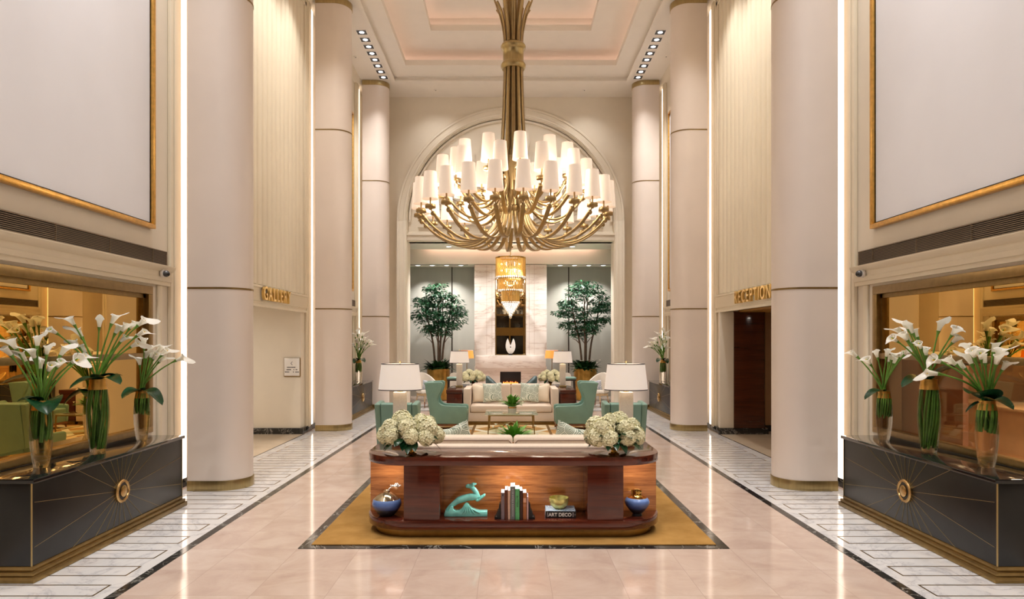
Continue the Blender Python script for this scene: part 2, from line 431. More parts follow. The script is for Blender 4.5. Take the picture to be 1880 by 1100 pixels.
# ---- side walls
WIN=[(2.8,8.42),(16.35,19.10)]
for s,nm in ((-1,'left'),(1,'right')):
    mb=MB(); X0,X1=s*WX,s*(WX+.35)
    for (a,b) in WIN:
        mb.box(X0,X1,a,b,0,.86); mb.box(X0,X1,a,b,2.67,CZ)
    mb.box(X0,X1,-4,2.8,0,CZ); mb.box(X0,X1,8.42,10.3,0,CZ); mb.box(X0,X1,10.3,14.42,2.67,CZ)
    mb.box(X0,X1,14.42,16.35,0,CZ); mb.box(X0,X1,19.10,21.6,0,CZ)
    w=struct(mb.build('wall_'+nm,M['cream'],smooth=0))
    # pilaster strips by the columns, cornices, ribs
    mb=MB()
    for (a,b) in ((8.80,9.08),(14.72,15.04),(19.44,19.80)):
        mb.box(s*WX,s*(WX-.05),a,b,0,CZ,.012); mb.box(s*(WX-.05),s*(WX-.065),a+.07,b-.07,.1,CZ-.1,.008)
    for (a,b) in WIN:
        mb.box(s*WX,s*(WX-.03),b+.10,b+.20,0,2.70,.01)
    trim(mb,M['panel'])
    prof=[(0,2.70),(.05,2.70),(.055,2.745),(.075,2.75),(.085,2.80),(.07,2.815),(.07,2.87),(.10,2.885),(.125,2.925),(.125,2.945),(0,2.945)]
    mb=MB()
    for (a,b) in ((2.5,8.78),(16.1,19.42)):
        mb.prism([(s*(WX-x),z) for x,z in prof],'y',a,b)
    # sign fascia over the opening
    prof2=[(0,2.60),(.05,2.60),(.05,2.64),(.03,2.65),(.03,2.69),(.045,2.70),(.045,2.93),(.075,2.94),(.075,2.975),(0,2.975)]
    mb.prism([(s*(WX-x),z) for x,z in prof2],'y',10.05,14.72)
    trim(mb,M['panel'],smooth=50)
    # ribbed panel
    mb=MB(); ya,yb=10.1,14.50; n=18; pts=[]
    for i in range(n):
        for k in range(8):
            t=k/8; pts.append((s*(WX-.012-.055*math.sqrt(max(0,1-(2*t-1)**2))),ya+(yb-ya)*(i+t)/n))
    pts+= [(s*(WX-.012),yb),(s*WX,yb),(s*WX,ya)]
    mb.prism(pts,'z',2.985,9.2)
    fr=[(14.50,14.60)]
    mb.box(s*WX,s*(WX-.07),14.52,14.64,2.98,9.32,.015); mb.box(s*WX,s*(WX-.07),9.98,10.08,2.98,9.32,.015); mb.box(s*WX,s*(WX-.07),9.98,14.64,9.22,9.34,.015)
    trim(mb,M['panel'],smooth=60)
    # ceiling cornice
    mb=MB(); mb.prism([(s*WX,CZ),(s*(WX-.16),CZ),(s*(WX-.14),CZ-.05),(s*(WX-.05),CZ-.13),(s*WX,CZ-.15)],'y',-4,21); trim(mb,M['cream'],smooth=50)
    # windows: bronze framed amber mirror
    for wi,(a,b) in enumerate(WIN):
        nme='window_%d'%(wi*2+(1 if s<0 else 2))
        lower_glass=(s>0 and wi==0)
        mb=MB()
        mb.box(s*(WX-.02),s*(WX+.08),a,b,2.57,2.67,.006); mb.box(s*(WX-.02),s*(WX+.08),b-.10,b,.93,2.57,.006); mb.box(s*(WX-.02),s*(WX+.08),a,a+.10,.93,2.57,.006)
        mb.box(s*(WX-.02),s*(WX+.08),a,b,.86,.93,.006); mb.box(s*(WX-.005),s*(WX+.08),a+.1,b-.1,1.775,1.845,.006)
        mb.box(s*(WX+.03),s*(WX+.08),a+.1,b-.1,2.52,2.57); mb.box(s*(WX+.03),s*(WX+.08),b-.14,b-.1,.93,2.57)
        wf=struct(mb.build(nme,M['darkbrass']))
        mb=MB(); mb.box(s*(WX+.06),s*(WX+.07),a+.05,b-.05,1.80,2.60); mb.build('upper_pane',M['amber'],wf,smooth=0)
        mb=MB(); mb.box(s*(WX+.06),s*(WX+.07),a+.05,b-.05,.88,1.80); mb.build('lower_pane',M['pane'] if lower_glass else M['amber'],wf,smooth=0)
        if not lower_glass:
            mb=MB(); mb.box(s*(WX+.09),s*(WX+.30),a,b,.86,2.67); struct(mb.build('wall_panel_%d'%(wi*2+(1 if s<0 else 2)),M['cream'],smooth=0))
        else:
            mb=MB(); mb.box(s*(WX+.09),s*(WX+.30),a,b,1.80,2.67); struct(mb.build('wall_panel_2',M['cream'],smooth=0))
# columns
def colpoly(s,y0,r=.35,xc=3.94,xe=4.31,grow=0):
    r2=r+grow; cy=y0+r; pts=[]
    for i in range(25):
        a=-PI/2+PI*i/24
        pts.append((s*(xc-r2*math.cos(a)),cy+r2*math.sin(a)))
    pts+=[(s*xe,cy+r2),(s*xe,cy-r2)]
    return pts
JZ=[.0,2.695,6.62,CZ]
k=0
for s in (-1,1):
    for y0 in (8.95,14.85,19.60):
        side='left' if s<0 else 'right'; pos={8.95:'front',14.85:'middle',19.60:'far'}[y0]
        root=bpy.data.objects.new('column',None); COL.objects.link(root); root.location=(s*3.94,y0+.35,0)
        tag(root,'%s %s cream leather clad column with rounded inner face'%(pos,side),'column',kind='structure')
        off=(-s*3.94,-(y0+.35),0)
        def col(z0,z1,name,mat,grow=0,bev=0):
            m=MB(); m.prism(colpoly(s,y0,grow=grow),'z',z0,z1,bev); o=m.build(name,mat,root,smooth=30); o.location=off; return o
        col(0,CZ,'shaft',M['column'])
        col(0.001,.135,'base_band',M['brass'],.012,.004); col(CZ-.14,CZ-.001,'cap_band',M['brass'],.012,.004)
        for z in (2.695,6.64): col(z-.012,z+.012,'joint_ring',M['darkbrass'],.005)
# LED light strips in the slot behind each column
for s in (-1,1):
    for nm,y0 in (('front',8.95),('middle',14.85),('far',19.60)):
        mb=MB(); d0=.14 if nm=='front' else .215
        mb.box(s*(WX-.005),s*(WX-.02),y0+d0,y0+d0+.20,.12,CZ-.05)
        tag(mb.build('light_strip',M['led'],smooth=0),'vertical white light strip in the slot behind the %s %s column'%(nm,'left' if s<0 else 'right'),'light','light strips beside the columns')
        mb=MB(); mb.box(s*(WX-.001),s*(WX-.03),y0+.19,y0+.60,0,.12); trim(mb,M['bmarble'],smooth=0)

# ---- corridors behind the openings
# left: cream corridor
mb=MB()
mb.box(-4.85,-8.6,14.42,14.7,0,2.95); mb.box(-8.6,-8.8,9.8,14.7,0,2.95); mb.box(-4.85,-8.6,9.9,10.1,0,2.95)
struct(mb.build('wall_corridor_left',M['cream'],smooth=0))
mb=MB(); mb.box(-4.85,-8.8,9.9,14.7,2.9,3.0); mb.box(4.85,8.8,5,16,2.9,3.0); struct(mb.build('ceiling_corridor',M['cream'],smooth=0))
mb=MB(); mb.box(-4.42,-9,9.8,14.42,0,.002); mb.box(4.42,9,9.8,16,0,.002); trim(mb,M['ctile'],smooth=0)
mb=MB(); mb.box(-4.52,-8.6,14.37,14.42,0,.13,.006); mb.box(-4.44,-4.52,14.37,15.05,0,.13,.006); struct(mb.build('baseboard_left',M['bmarble']))
# right: reception corridor
mb=MB()
mb.box(4.86,8.8,14.9,15.1,0,2.95); mb.box(8.6,8.8,5,15,0,2.95); mb.box(4.85,8.6,9.9,10.1,0,2.95)
struct(mb.build('wall_corridor_right',plain('tan_fabric_wall',srgb(176,138,98),.8,var=.04),smooth=0))
mb=MB(); mb.box(4.44,4.74,14.38,14.46,.13,2.60,.01); trim(mb,M['cream'])
mb=MB(); mb.prism([(4.74,14.40),(5.38,14.40),(5.43,14.44),(5.45,14.52),(5.45,14.9),(4.74,14.9)],'z',.13,2.62); 
for z in (.86,1.70,): mb.box(4.745,5.40,14.394,14.402,z,z+.006)
struct(mb.build('wall_reddish_panel',M['redpanel'],smooth=60))
mb=MB(); mb.box(4.43,5.47,14.35,14.6,0,.13,.006); mb.box(5.47,8.6,14.84,14.9,0,.13,.006); mb.box(4.44,4.6,14.37,15.1,0,.13,.006); struct(mb.build('baseboard_right',M['bmarble']))
mb=MB(); mb.box(4.86,8.6,10.1,14.9,2.60,2.64); struct(mb.build('ceiling_reception',plain('bronze_ceiling',srgb(176,130,62),.4,.3),smooth=0))

# reception room seen through the lower right window
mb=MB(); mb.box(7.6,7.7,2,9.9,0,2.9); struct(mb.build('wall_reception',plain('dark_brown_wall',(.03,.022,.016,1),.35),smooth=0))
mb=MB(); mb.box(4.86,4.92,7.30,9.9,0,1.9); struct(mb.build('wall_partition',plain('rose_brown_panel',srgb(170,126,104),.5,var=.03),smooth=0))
t=thing('reception_desk','pale beige reception desk seen through the lower right window','desk',(6.3,7.4,0))
mb=MB(); mb.box(-.3,.35,-2.4,1.9,.06,1.15,.01); mb.build('desk_front',plain('beige_desk_panel',srgb(214,186,150),.35,var=.05),t)
mb=MB(); mb.box(-.36,.40,-2.45,1.95,1.15,1.19,.008); mb.build('desk_top',M['lwood'],t)
mb=MB(); mb.box(-.26,.3,-2.35,1.85,0,.06); mb.build('kick_base',M['black'],t,smooth=0)

# ---- end wall with arch
EY=21.0
OX,OZ=3.21,5.10
AC,AR0,AR1=5.71,3.21,3.53
mb=MB()
mb.box(-4.6,-OX,EY,EY+.6,0,CZ); mb.box(OX,4.6,EY,EY+.6,0,CZ)
# upper wall with half-round recess (tympanum)
N=32
def arcp(r,i): a=PI*i/N; return (r*math.cos(a),AC+r*math.sin(a))
top=[(OX,CZ)]+[(-OX,CZ)]
for i in range(N):
    a=arcp(AR0,i); b=arcp(AR0,i+1)
    vs=[(a[0],EY,a[1]),(b[0],EY,b[1]),(b[0],EY,CZ),(a[0],EY,CZ)]
    mb.add(vs,[(0,1,2,3)])
    vs=[(a[0],EY,a[1]),(b[0],EY,b[1]),(b[0],EY+.14,b[1]),(a[0],EY+.14,a[1])]
    mb.add(vs,[(0,3,2,1)])
mb.box(-OX,OX,EY+.14,EY+.6,OZ,CZ)
struct(mb.build('wall_back',M['cream'],smooth=0,recalc=False))
# arch moulding (stepped), posts, header
mb=MB()
def archband(r0,r1,y0,y1):
    rings=[]
    pr=[(r0,y1),(r0,y0+.01),(r0+.01,y0),(r1-.01,y0),(r1,y0+.01),(r1,y1)]
    for i in range(49):
        a=PI*i/48
        rings.append([Vector((r*math.cos(a),y,AC+r*math.sin(a))) for r,y in pr])
    mb.loft(rings)
archband(AR0+.02,AR1,EY-.06,EY+.0); archband(AR0+.05,AR0+.12,EY-.09,EY-.05); archband(AR0-.09,AR0-.03,EY+.05,EY+.14); archband(AR1-.07,AR1,EY-.09,EY-.05)
for s in (-1,1):
    mb.box(s*(AR0+.02),s*AR1,EY-.06,EY+.01,0,AC,.01); mb.box(s*(AR0+.05),s*(AR0+.12),EY-.09,EY-.05,0,AC,.008); mb.box(s*(AR1-.07),s*AR1,EY-.09,EY-.05,0,AC,.008)
mb.box(-AR0-.02,AR0+.02,EY-.03,EY+.16,OZ,OZ+.20,.01); mb.box(-AR0-.02,AR0+.02,EY-.07,EY-.02,OZ+.16,OZ+.21,.008); mb.box(-AR0,AR0,EY+.08,EY+.15,AC-.42,AC-.32,.008)
trim(mb,M['cream'],smooth=40)
# sunburst relief rays
mb=MB()
rc=AC-.3
def ray(a0,a1,r0,r1,y0,notch=.12):
    am=(a0+a1)/2
    p=lambda r,a:(r*math.cos(a),rc+r*math.sin(a))
    mb.prism([p(r0,a0),p(r1-notch,a0),p(r1,am),p(r1-notch,a1),p(r0,a1)],'y',y0,EY+.145)
n=21
for i in range(n):
    a=PI*(i+.5)/n; w=PI/n*.5
    L=[3.28,2.80,3.08][i%3]*(1-.03*abs(math.cos(a))); dep=[.115,.06,.09][i%3]
    if abs(a-PI/2)<1.4: ray(a-w*.86,a+w*.2,.7,L*.98,EY+.14-dep,.35); ray(a+w*.25,a+w*.95,.7,L*.86,EY+.14-dep*.6,.3)
for s in (-1,1):
    for j in range(3): mb.box(s*(2.0+.18*j),s*(2.9-.08*j),EY+.06,EY+.15,rc+.12+.22*j,rc+.17+.22*j)
trim(mb,M['cream'],smooth=0)

# ---- ceiling: soffit ring + stepped tray
def ring(mb,xo,yo0,yo1,xi,yi0,yi1,z0,z1):
    mb.box(-xo,xo,yo0,yi0,z0,z1); mb.box(-xo,xo,yi1,yo1,z0,z1)
    mb.box(-xo,-xi,yi0,yi1,z0,z1); mb.box(xi,xo,yi0,yi1,z0,z1)
T0=4.75; T1=19.65
mb=MB()
ring(mb,4.9,-4,21.1,3.40,T0,T1,CZ,CZ+.12)                 # main soffit
ring(mb,3.60,T0-.2,T1+.2,2.93,T0+.85,T1-.85,CZ+.10,CZ+.25)  # second tier, lip of the cove
ring(mb,3.75,T0-.5,T1+.5,3.50,T0-.20,T1+.20,CZ+.1,CZ+.75)
ring(mb,3.60,T0-.3,T1+.3,2.10,T0+1.95,T1-1.95,CZ+.56,CZ+.72)
ring(mb,2.60,T0+1.5,T1-1.5,2.35,T0+1.70,T1-1.70,CZ+.7,CZ+1.02)
mb.box(-2.5,2.5,T0+1.6,T1-1.6,CZ+1.0,CZ+1.1)
struct(mb.build('ceiling',M['ceil'],smooth=0))
# cornice on the first edge
mb=MB()
ring(mb,3.46,T0-.06,T1+.06,3.36,T0+.04,T1-.04,CZ-.03,CZ+.01); trim(mb,M['ceil'],smooth=0)
# cove light strips
def coveloop(x,y0,y1,z,w=.05):
    mb=MB(); ring(mb,x+w,y0-w,y1+w,x,y0,y1,z,z+.02); return mb
tag(coveloop(3.30,T0+.15,T1-.15,CZ+.27).build('cove_light',M['cove'],smooth=0),'warm cove light hidden in the lower step of the tray ceiling','light')
tag(coveloop(2.22,T0+1.80,T1-1.80,CZ+.75).build('cove_light',emit('cove_light_strip_upper',srgb(255,222,206),1.7),smooth=0),'dim cove light hidden in the upper step of the tray ceiling','light')

# ---- wall behind the camera: dark night windows in gold mullions
mb=MB(); mb.box(-4.9,4.9,-4.3,-4,0,CZ+.1); struct(mb.build('wall_front',M['cream'],smooth=0))
mb=MB(); mb.box(-3.2,3.2,-4,-3.96,.02,6.6)
wf=struct(mb.build('window_5',plain('night_glass',(.012,.014,.018,1),.05),smooth=0))
mb=MB()
for x in (-3.2,-2.1,-1.05,0,1.05,2.1,3.2): mb.box(x-.05,x+.05,-3.97,-3.88,0,6.7)
for z in (2.4,2.9,3.9,4.9,5.9,6.6): mb.box(-3.25,3.25,-3.97,-3.88,z-.05,z+.05)
mb.box(-3.25,3.25,-3.97,-3.85,2.4,2.9)
mb.build('mullion',M['darkbrass'],wf,smooth=0)

# ============================================================ LOUNGE
LZ=5.10
mb=MB(); mb.box(-4.6,-4.5,21.6,24.4,0,LZ); mb.box(4.5,4.6,21.6,24.4,0,LZ); struct(mb.build('wall_lounge_side',M['graypanel'],smooth=0))
mb=MB(); mb.box(-4.6,4.6,24.15,24.4,0,LZ+.1); struct(mb.build('wall_lounge',M['graypanel'],smooth=0))
mb=MB()
for x in (-2.09,2.08,3.64,-4.4): mb.box(x-.02,x+.02,24.13,24.16,0,4.62)
trim(mb,M['ebony'],smooth=0)
mb=MB(); mb.box(-4.6,4.6,21.3,23.0,LZ,LZ+.12); mb.box(-4.6,4.6,23.0,23.4,LZ+.2,LZ+.3); mb.box(-4.6,4.6,23.0,23.02,LZ,LZ+.25)
mb.box(-4.6,4.6,23.25,24.3,4.62,LZ+.2,.01)
struct(mb.build('ceiling_lounge',M['ceil'],smooth=0))
mb=MB(); mb.box(-2.9,2.9,23.05,23.10,LZ+.12,LZ+.15); tag(mb.build('cove_light',emit('lounge_cove',srgb(255,218,198),5),smooth=0),'pink cove light line over the lounge bulkhead','light')
# chimney breast
t=thing('fireplace','pink onyx fireplace with tall mirror niche and firebox','fireplace',(0,23.25,0)); 
mb=MB(); FY=0
mb.box(-1.245,-.53,0,.9,1.49,4.60,.004); mb.box(.53,1.245,0,.9,1.49,4.60,.004); mb.box(-.53,.53,0,.9,4.45,4.60)
mb.box(-1.245,-.36,0,.9,0,1.1); mb.box(.36,1.245,0,.9,0,1.1); mb.box(-.36,.36,0,.9,.92,1.1); mb.box(-.36,.36,.45,.9,0,.92)
mb.build('surround',M['onyx'],t,smooth=0)
mb=MB()
for x in (-.82,-.64,.64,.82): mb.box(x-.004,x+.004,-.003,.0,1.5,4.6)
for i,z in enumerate((2.15,2.75,3.3,3.85,4.2)): 
    mb.box(-1.24,-.62,-.003,0,z,z+.006); mb.box(.62,1.24,-.003,0,z-.25,z-.244)
mb.build('slab_joint',plain('joint_line',srgb(184,160,146),.6),t,smooth=0)  # darker seam lines between the onyx slabs
mb=MB(); pts=[(-1.21,.02)]+[(-1.21+2.42*i/12,-.10-.10*math.sin(PI*i/12)) for i in range(13)]+[(1.21,.02)]
mb.prism(pts,'z',1.05,1.49,.006); mb.build('mantel',M['onyx'],t,smooth=40)
mb=MB(); mb.box(-.53,.53,.08,.10,1.49,4.46); mb.build('mirror_panel',M['mirror'],t,smooth=0)
mb=MB(); mb.box(-.53,-.50,.02,.10,1.49,4.46); mb.box(.50,.53,.02,.10,1.49,4.46); mb.box(-.53,.53,.02,.1,1.49,1.52); mb.build('mirror_frame',M['darkbrass'],t,smooth=0)
mb=MB(); mb.box(-.36,.36,.40,.45,.05,.92); mb.box(-.36,.36,0.02,.45,.05,.42); mb.build('firebox',M['black'],t,smooth=0)
mb=MB()
for i in range(9):
    x=-.24+.06*i; h=random.uniform(.07,.13); mb.lathe([(.001,.42),(.03,.44),(.022,.42+h*.6),(.001,.42+h)],(x,.2,0.06),8)
mb.build('flame',M['fire'],t)
# downlights
def squarelight():
    t=thing('recessed_downlight','x','ceiling light',(0,0,CZ),0,'square downlights in the ceiling soffit')
    mb=MB(); ring(mb,.135,-.135,.135,.118,-.118,.118,-.008,0.0); mb.build('frame',M['white'],t,smooth=0)
    mb=MB(); mb.box(-.118,.118,-.118,.118,-.006,-.001); mb.build('housing',M['black'],t,smooth=0)
    mb=MB(); mb.lathe([(.0,-.016),(.045,-.014),(.062,-.0065)],(0,0,0),20); mb.build('lens',M['down'],t)
    return t
ORD=['first','second','third','fourth','fifth','sixth','seventh','eighth']
proto=None
for s in (-1,1):
    for i in range(8):
        y=19.4-i*.405
        lab='%s square downlight from the far end, %s soffit row'%(ORD[i],'left' if s<0 else 'right')
        if proto is None:
            proto=squarelight(); proto['label']=lab; proto.location=(s*3.66,y,CZ-.001)
        else: dup(proto,lab,(s*3.66,y,CZ-.001))
def roundlight(i,x,y,z,lab,grp):
    t=thing('round_downlight',lab,'ceiling light',(x,y,z),0,grp)
    mb=MB(); mb.lathe([(.085,-.012),(.10,-.008),(.10,0)],(0,0,0),20,capb=False); mb.build('rim',M['white'],t)
    mb=MB(); mb.lathe([(0,-.008),(.084,-.006)],(0,0,0),20); mb.build('lens',M['down'],t)
for s in (-1,1):
    for i in range(4):
        roundlight(i,s*(1.73+.5*i),23.55,4.619,'%s downlight from the fireplace under the %s lounge bulkhead'%(ORD[i],'left' if s<0 else 'right'),'downlights under the lounge bulkhead')
    roundlight(0,s*2.04,22.3,LZ-.001,'single downlight in the lounge ceiling above the %s tree'%('left' if s<0 else 'right'),'downlights in the lounge ceiling')
mb=MB(); 
for s in (-1,1): mb.box(s*1.47,s*3.55,23.38,23.43,4.612,4.62)
trim(mb,M['black'],smooth=0)

# ============================================================ WALL FITTINGS
for s,nm in ((-1,'left'),(1,'right')):
    for (a,b,pos) in ((4.6,8.38,'front'),(15.9,19.06,'far')):
        # painting
        t=thing('painting','large blank pale canvas in a gold frame, %s bay of the %s wall'%(pos,nm),'painting',(s*WX,(a+b)/2,3.38)); h=(b-a)/2
        mb=MB(); mb.box(-s*.0,-s*.035,-h+.075,h-.075,.075,4.95); mb.build('canvas',M['canvas'],t,smooth=0)
        mb=MB(); X=-s*.075
        for args in ((-h,h,0,.055),(-h,h,4.97,5.025),(-h,-h+.055,.055,4.97),(h-.055,h,.055,4.97)): mb.box(0,X,args[0],args[1],args[2],args[3],.006)
        mb.build('frame',M['gold'],t)
        mb=MB(); mb.box(0,-s*.012,-h+.05,h-.05,.05,4.98); mb.build('backing',M['ebony'],t,smooth=0)
        # vent
        ya=a-1.6 if pos=='front' else a; yb=b+.36
        t=thing('air_vent','long bronze slatted air vent below the %s painting on the %s wall'%(pos,nm),'vent',(s*WX,(ya+yb)/2,2.955)); h=(yb-ya)/2
        mb=MB(); mb.box(0,-s*.012,-h,h,0,.19); mb.build('back_plate',M['black'],t,smooth=0)
        mb=MB(); X=-s*.03
        for (p,q,u,v) in ((-h,h,0,.012),(-h,h,.178,.19),(-h,-h+.012,0,.19),(h-.012,h,0,.19)): mb.box(0,X,p,q,u,v)
        yy=-h+.9
        while yy<h: mb.box(0,-s*.029,yy,yy+.006,0,.19); yy+=.9
        mb.build('frame',M['vent'],t,smooth=0)
        mb=MB()
        for i in range(9): mb.prism([(-s*.014,.018+.018*i),(-s*.029,.014+.018*i),(-s*.029,.021+.018*i),(-s*.014,.025+.018*i)],'y',-h+.012,h-.012)
        mb.build('slat',M['vent'],t,smooth=0)
    # security camera
    t=thing('security_camera','small dark security camera on the cornice of the %s wall'%nm,'camera',(s*(WX-.085),8.50,2.84))
    mb=MB(); mb.tube([(0,0,0),(-s*.03,0,0)],.05,16); mb.build('mount',M['white'],t)
    mb=MB(); mb.ball((-s*.055,0,0),.042,16,12); mb.build('dome',M['gray'],t)
    mb=MB(); mb.tube([(-s*.08,-.02,-.01),(-s*.10,-.028,-.014)],.018,12); mb.build('lens',M['black'],t)

# lettering
M['signgold']=plain('bright_sign_gold',srgb(226,190,118),.3,1,var=.1)
def text_mesh(txt,size,ext,name,off=0):
    cu=bpy.data.curves.new(name,'FONT'); cu.body=txt; cu.size=size; cu.extrude=ext; cu.resolution_u=4; cu.offset=off
    o=bpy.data.objects.new(name+'_tmp',cu); COL.objects.link(o)
    dg=bpy.context.evaluated_depsgraph_get(); dg.update()
    me=bpy.data.meshes.new_from_object(o.evaluated_get(dg)); me.name=name
    bpy.data.objects.remove(o); bpy.data.curves.remove(cu)
    return me
def text_obj(txt,size,ext,name,mat,parent,loc,rot,sx=1.0,off=0):
    me=text_mesh(txt,size,ext,name,off); me.materials.clear(); me.materials.append(mat)
    o=bpy.data.objects.new(name,me); COL.objects.link(o); o.parent=parent; o.location=loc; o.rotation_euler=rot; o.scale=(sx,1,1)
    w=max(v.co.x for v in me.vertices) if len(me.vertices) else 0
    return o,w*sx
def sign(txt,s,y0,y1,lab):
    H=.235; t=thing('sign_lettering',lab,'sign',(s*(WX-.045),(y0+y1)/2,2.725))
    L=abs(y1-y0); rot=(PI/2,0,PI/2) if s<0 else (PI/2,0,-PI/2)
    ws=[]; objs=[]
    for ch in txt:
        o,w=text_obj(ch,H/.69,.026,'letter',M['signgold'],t,(0,0,0),rot,.82,.004); objs.append(o); ws.append(w)
    gap=(L-sum(ws))/(len(txt)-1); p=0
    for o,w in zip(objs,ws):
        yy=(p-L/2) if s<0 else (L/2-p)
        o.location=(-s*.05,yy,0); p+=w+gap
    m=MB()
    for j in range(len(txt)):
        pass
    return t
sign('GALLERY',-1,11.95,13.42,'polished gold GALLERY lettering over the left opening')
sign('RECEPTION',1,11.45,13.30,'polished gold RECEPTION lettering over the right opening')
# wall plate
p0=P(521,657,14.4); p1=P(552,692,14.4)
t=thing('wall_sign','small white directional plaque with bronze edge on the corridor wall','sign',((p0.x+p1.x)/2,14.42,(p0.z+p1.z)/2))
w=(p1.x-p0.x)/2; h=(p0.z-p1.z)/2
mb=MB(); mb.box(-w,w,-.03,0,-h,h,.012); mb.build('back_plate',M['darkbrass'],t)
mb=MB(); mb.box(-w+.012,w-.02,-.036,-.028,-h+.022,h-.006,.004); mb.build('face',M['white'],t)
mb=MB()
mb.prism([(-.03,.085),(.005,.125),(.012,.12),(-.018,.085),(.012,.05),(.005,.045)],'y',-.038,-.0355)
random.seed(3)
for z,wd in ((.0,.105),(-.05,.115),(-.1,.15)):
    x=-wd
    while x<wd:
        l=random.uniform(.012,.022)
        if random.random()<.86: mb.box(x,min(x+l,wd),-.038,-.0355,z-.011,z+.011)
        x+=l+.006
mb.build('lettering',M['gray'],t,smooth=0)

sp=None
for (px,py,lab) in ((800,165,'tiny round sprinkler in the end soffit, left of the chandelier stem'),(1073,165,'tiny round sprinkler in the end soffit, right of the chandelier stem'),(653,104,'tiny round sprinkler in the left side soffit'),(1223,103,'tiny round sprinkler in the right side soffit')):
    Y=(CZ-EYE)*F/(VPY-py); q=P(px,py,Y)
    if sp is None:
        sp=thing('ceiling_sprinkler',lab,'sprinkler',(q.x,q.y,CZ-.001)); m=MB(); m.lathe([(0,-.018),(.03,-.016),(.055,-.006),(.06,0)],seg=20); m.build('cover',M['ceil'],sp); m=MB(); m.lathe([(0,-.026),(.016,-.024),(.018,-.016)],seg=12); m.build('head',M['gray'],sp)
    else: dup(sp,lab,(q.x,q.y,CZ-.001))
# ============================================================ CONSOLES (U-shaped, wrap the sofas)
CW,CR=1.53,.45
def uplan(d=0.0, cdepth=.57, wing=1.75, inner=1.15, n=10):
    """outline in local coords, y=0 front; d insets the outline"""
    w=CW-d; r=CR-d; pts=[]
    for i in range(n+1):
        a=-PI/2+PI/2*i/n
        pts.append((w-r+r*math.cos(a), d+r+r*math.sin(a)))
    pts+=[(w,wing-d*0),(inner,wing-d*0),(inner,cdepth),(-inner,cdepth),(-inner,wing-d*0),(-w,wing-d*0)]
    for i in range(n+1):
        a=PI+PI/2*i/n
        pts.append((-w+r+r*math.cos(a), d+r+r*math.sin(a)))
    return pts
def make_console(lab,loc,rz):
    t=thing('console_table',lab,'console table',loc,rz,None)
    m=MB(); m.prism(uplan(0),'z',.745,.832,.006); m.build('top',M['mahog'],t,smooth=30)
    m=MB(); m.prism(uplan(0),'z',.10,.193,.006); m.build('bottom_shelf',M['mahog'],t,smooth=30)
    m=MB(); m.prism(uplan(.07,cdepth=.54),'z',.014,.10,.003); m.build('plinth',M['darkbrass'],t,smooth=30)
    for s in (-1,1):
        m=MB(); m.box(s*1.10,s*.74,.012,.42,.193,.745,.003); m.build('pier',M['mahogz'],t)
        m=MB(); m.box(s*1.10,s*1.515,.42,.45,.193,.745); m.build('niche_back',M['rosew'],t,smooth=0)
        m=MB(); m.box(s*1.155,s*1.52,.45,1.74,.193,.745,.003); m.build('wing_cabinet',M['mahog'],t)
        m=MB()
        for zz in (.33,.47,.61): m.box(s*1.156,s*1.521,.46,1.742,zz,zz+.004)
    m=MB(); m.box(-.74,.74,.42,.45,.193,.745); m.build('back_panel',M['rosew'],t,smooth=0)
    m=MB(); m.box(-1.10,1.10,.45,.55,.193,.745); m.build('rear_panel',M['mahog'],t,smooth=0)
    return t
FYc=6.75; SYM=24.4
con=make_console('glossy mahogany display console with rounded ends, books and sculpture in its niches',(0,FYc,0),0)
dup(con,'glossy mahogany console wrapped behind the far cream sofa',(0,SYM-FYc,0),PI)

# ============================================================ SOFAS
def softbox(m,x0,x1,y0,y1,z0,z1,bev,crown=0):
    m.box(x0,x1,y0,y1,z0,z1,bev,4)
def make_sofa(lab,loc,rz):
    """local: back at y=0, front at y=1.2 (opens towards +y)"""
    t=thing('sofa',lab,'sofa',loc,rz)
    H=.86
    m=MB(); m.box(-1.12,1.12,.03,1.19,.09,.30,.012); m.build('base',M['sofa'],t)
    m=MB(); m.box(-1.09,1.09,.06,1.16,.02,.09,.004); m.build('plinth',M['darkbrass'],t)
    m=MB(); m.box(-1.12,1.12,0,.19,.30,H-.005,.02,3); m.build('back_frame',M['sofa'],t)
    for s in (-1,1):
        m=MB(); m.box(s*1.125,s*.965,.0,1.20,.29,H,.022,3); m.build('arm',M['sofa'],t)
    m=MB(); m.box(-.96,.96,.19,1.215,.305,.47,.035,4); m.build('seat_cushion',M['sofa'],t)
    for s in (-1,1):
        m=MB(); m.box(s*.005,s*.962,.195,.42,.47,.925,.045,4); o=m.build('back_cushion',M['sofa'],t)
        m=MB(); z=.885
        m.tube([(s*.03,.193,.5),(s*.022,.192,z-.03),(s*.05,.192,z),(s*.91,.192,z),(s*.94,.192,z-.03),(s*.945,.192,.5)],.006,6); m.build('piping',plain('piping',srgb(120,96,80),.8) if 'piping' not in M else M['piping'],o)
    return t
M['piping']=plain('sofa_piping',srgb(132,108,92),.8)
SB=FYc+.575
so=make_sofa('cream sofa with its back to the camera against the mahogany console',(0,SB,0),0)
dup(so,'cream sofa facing the camera in front of the fireplace with four pillows',(0,SYM-SB,0),PI)
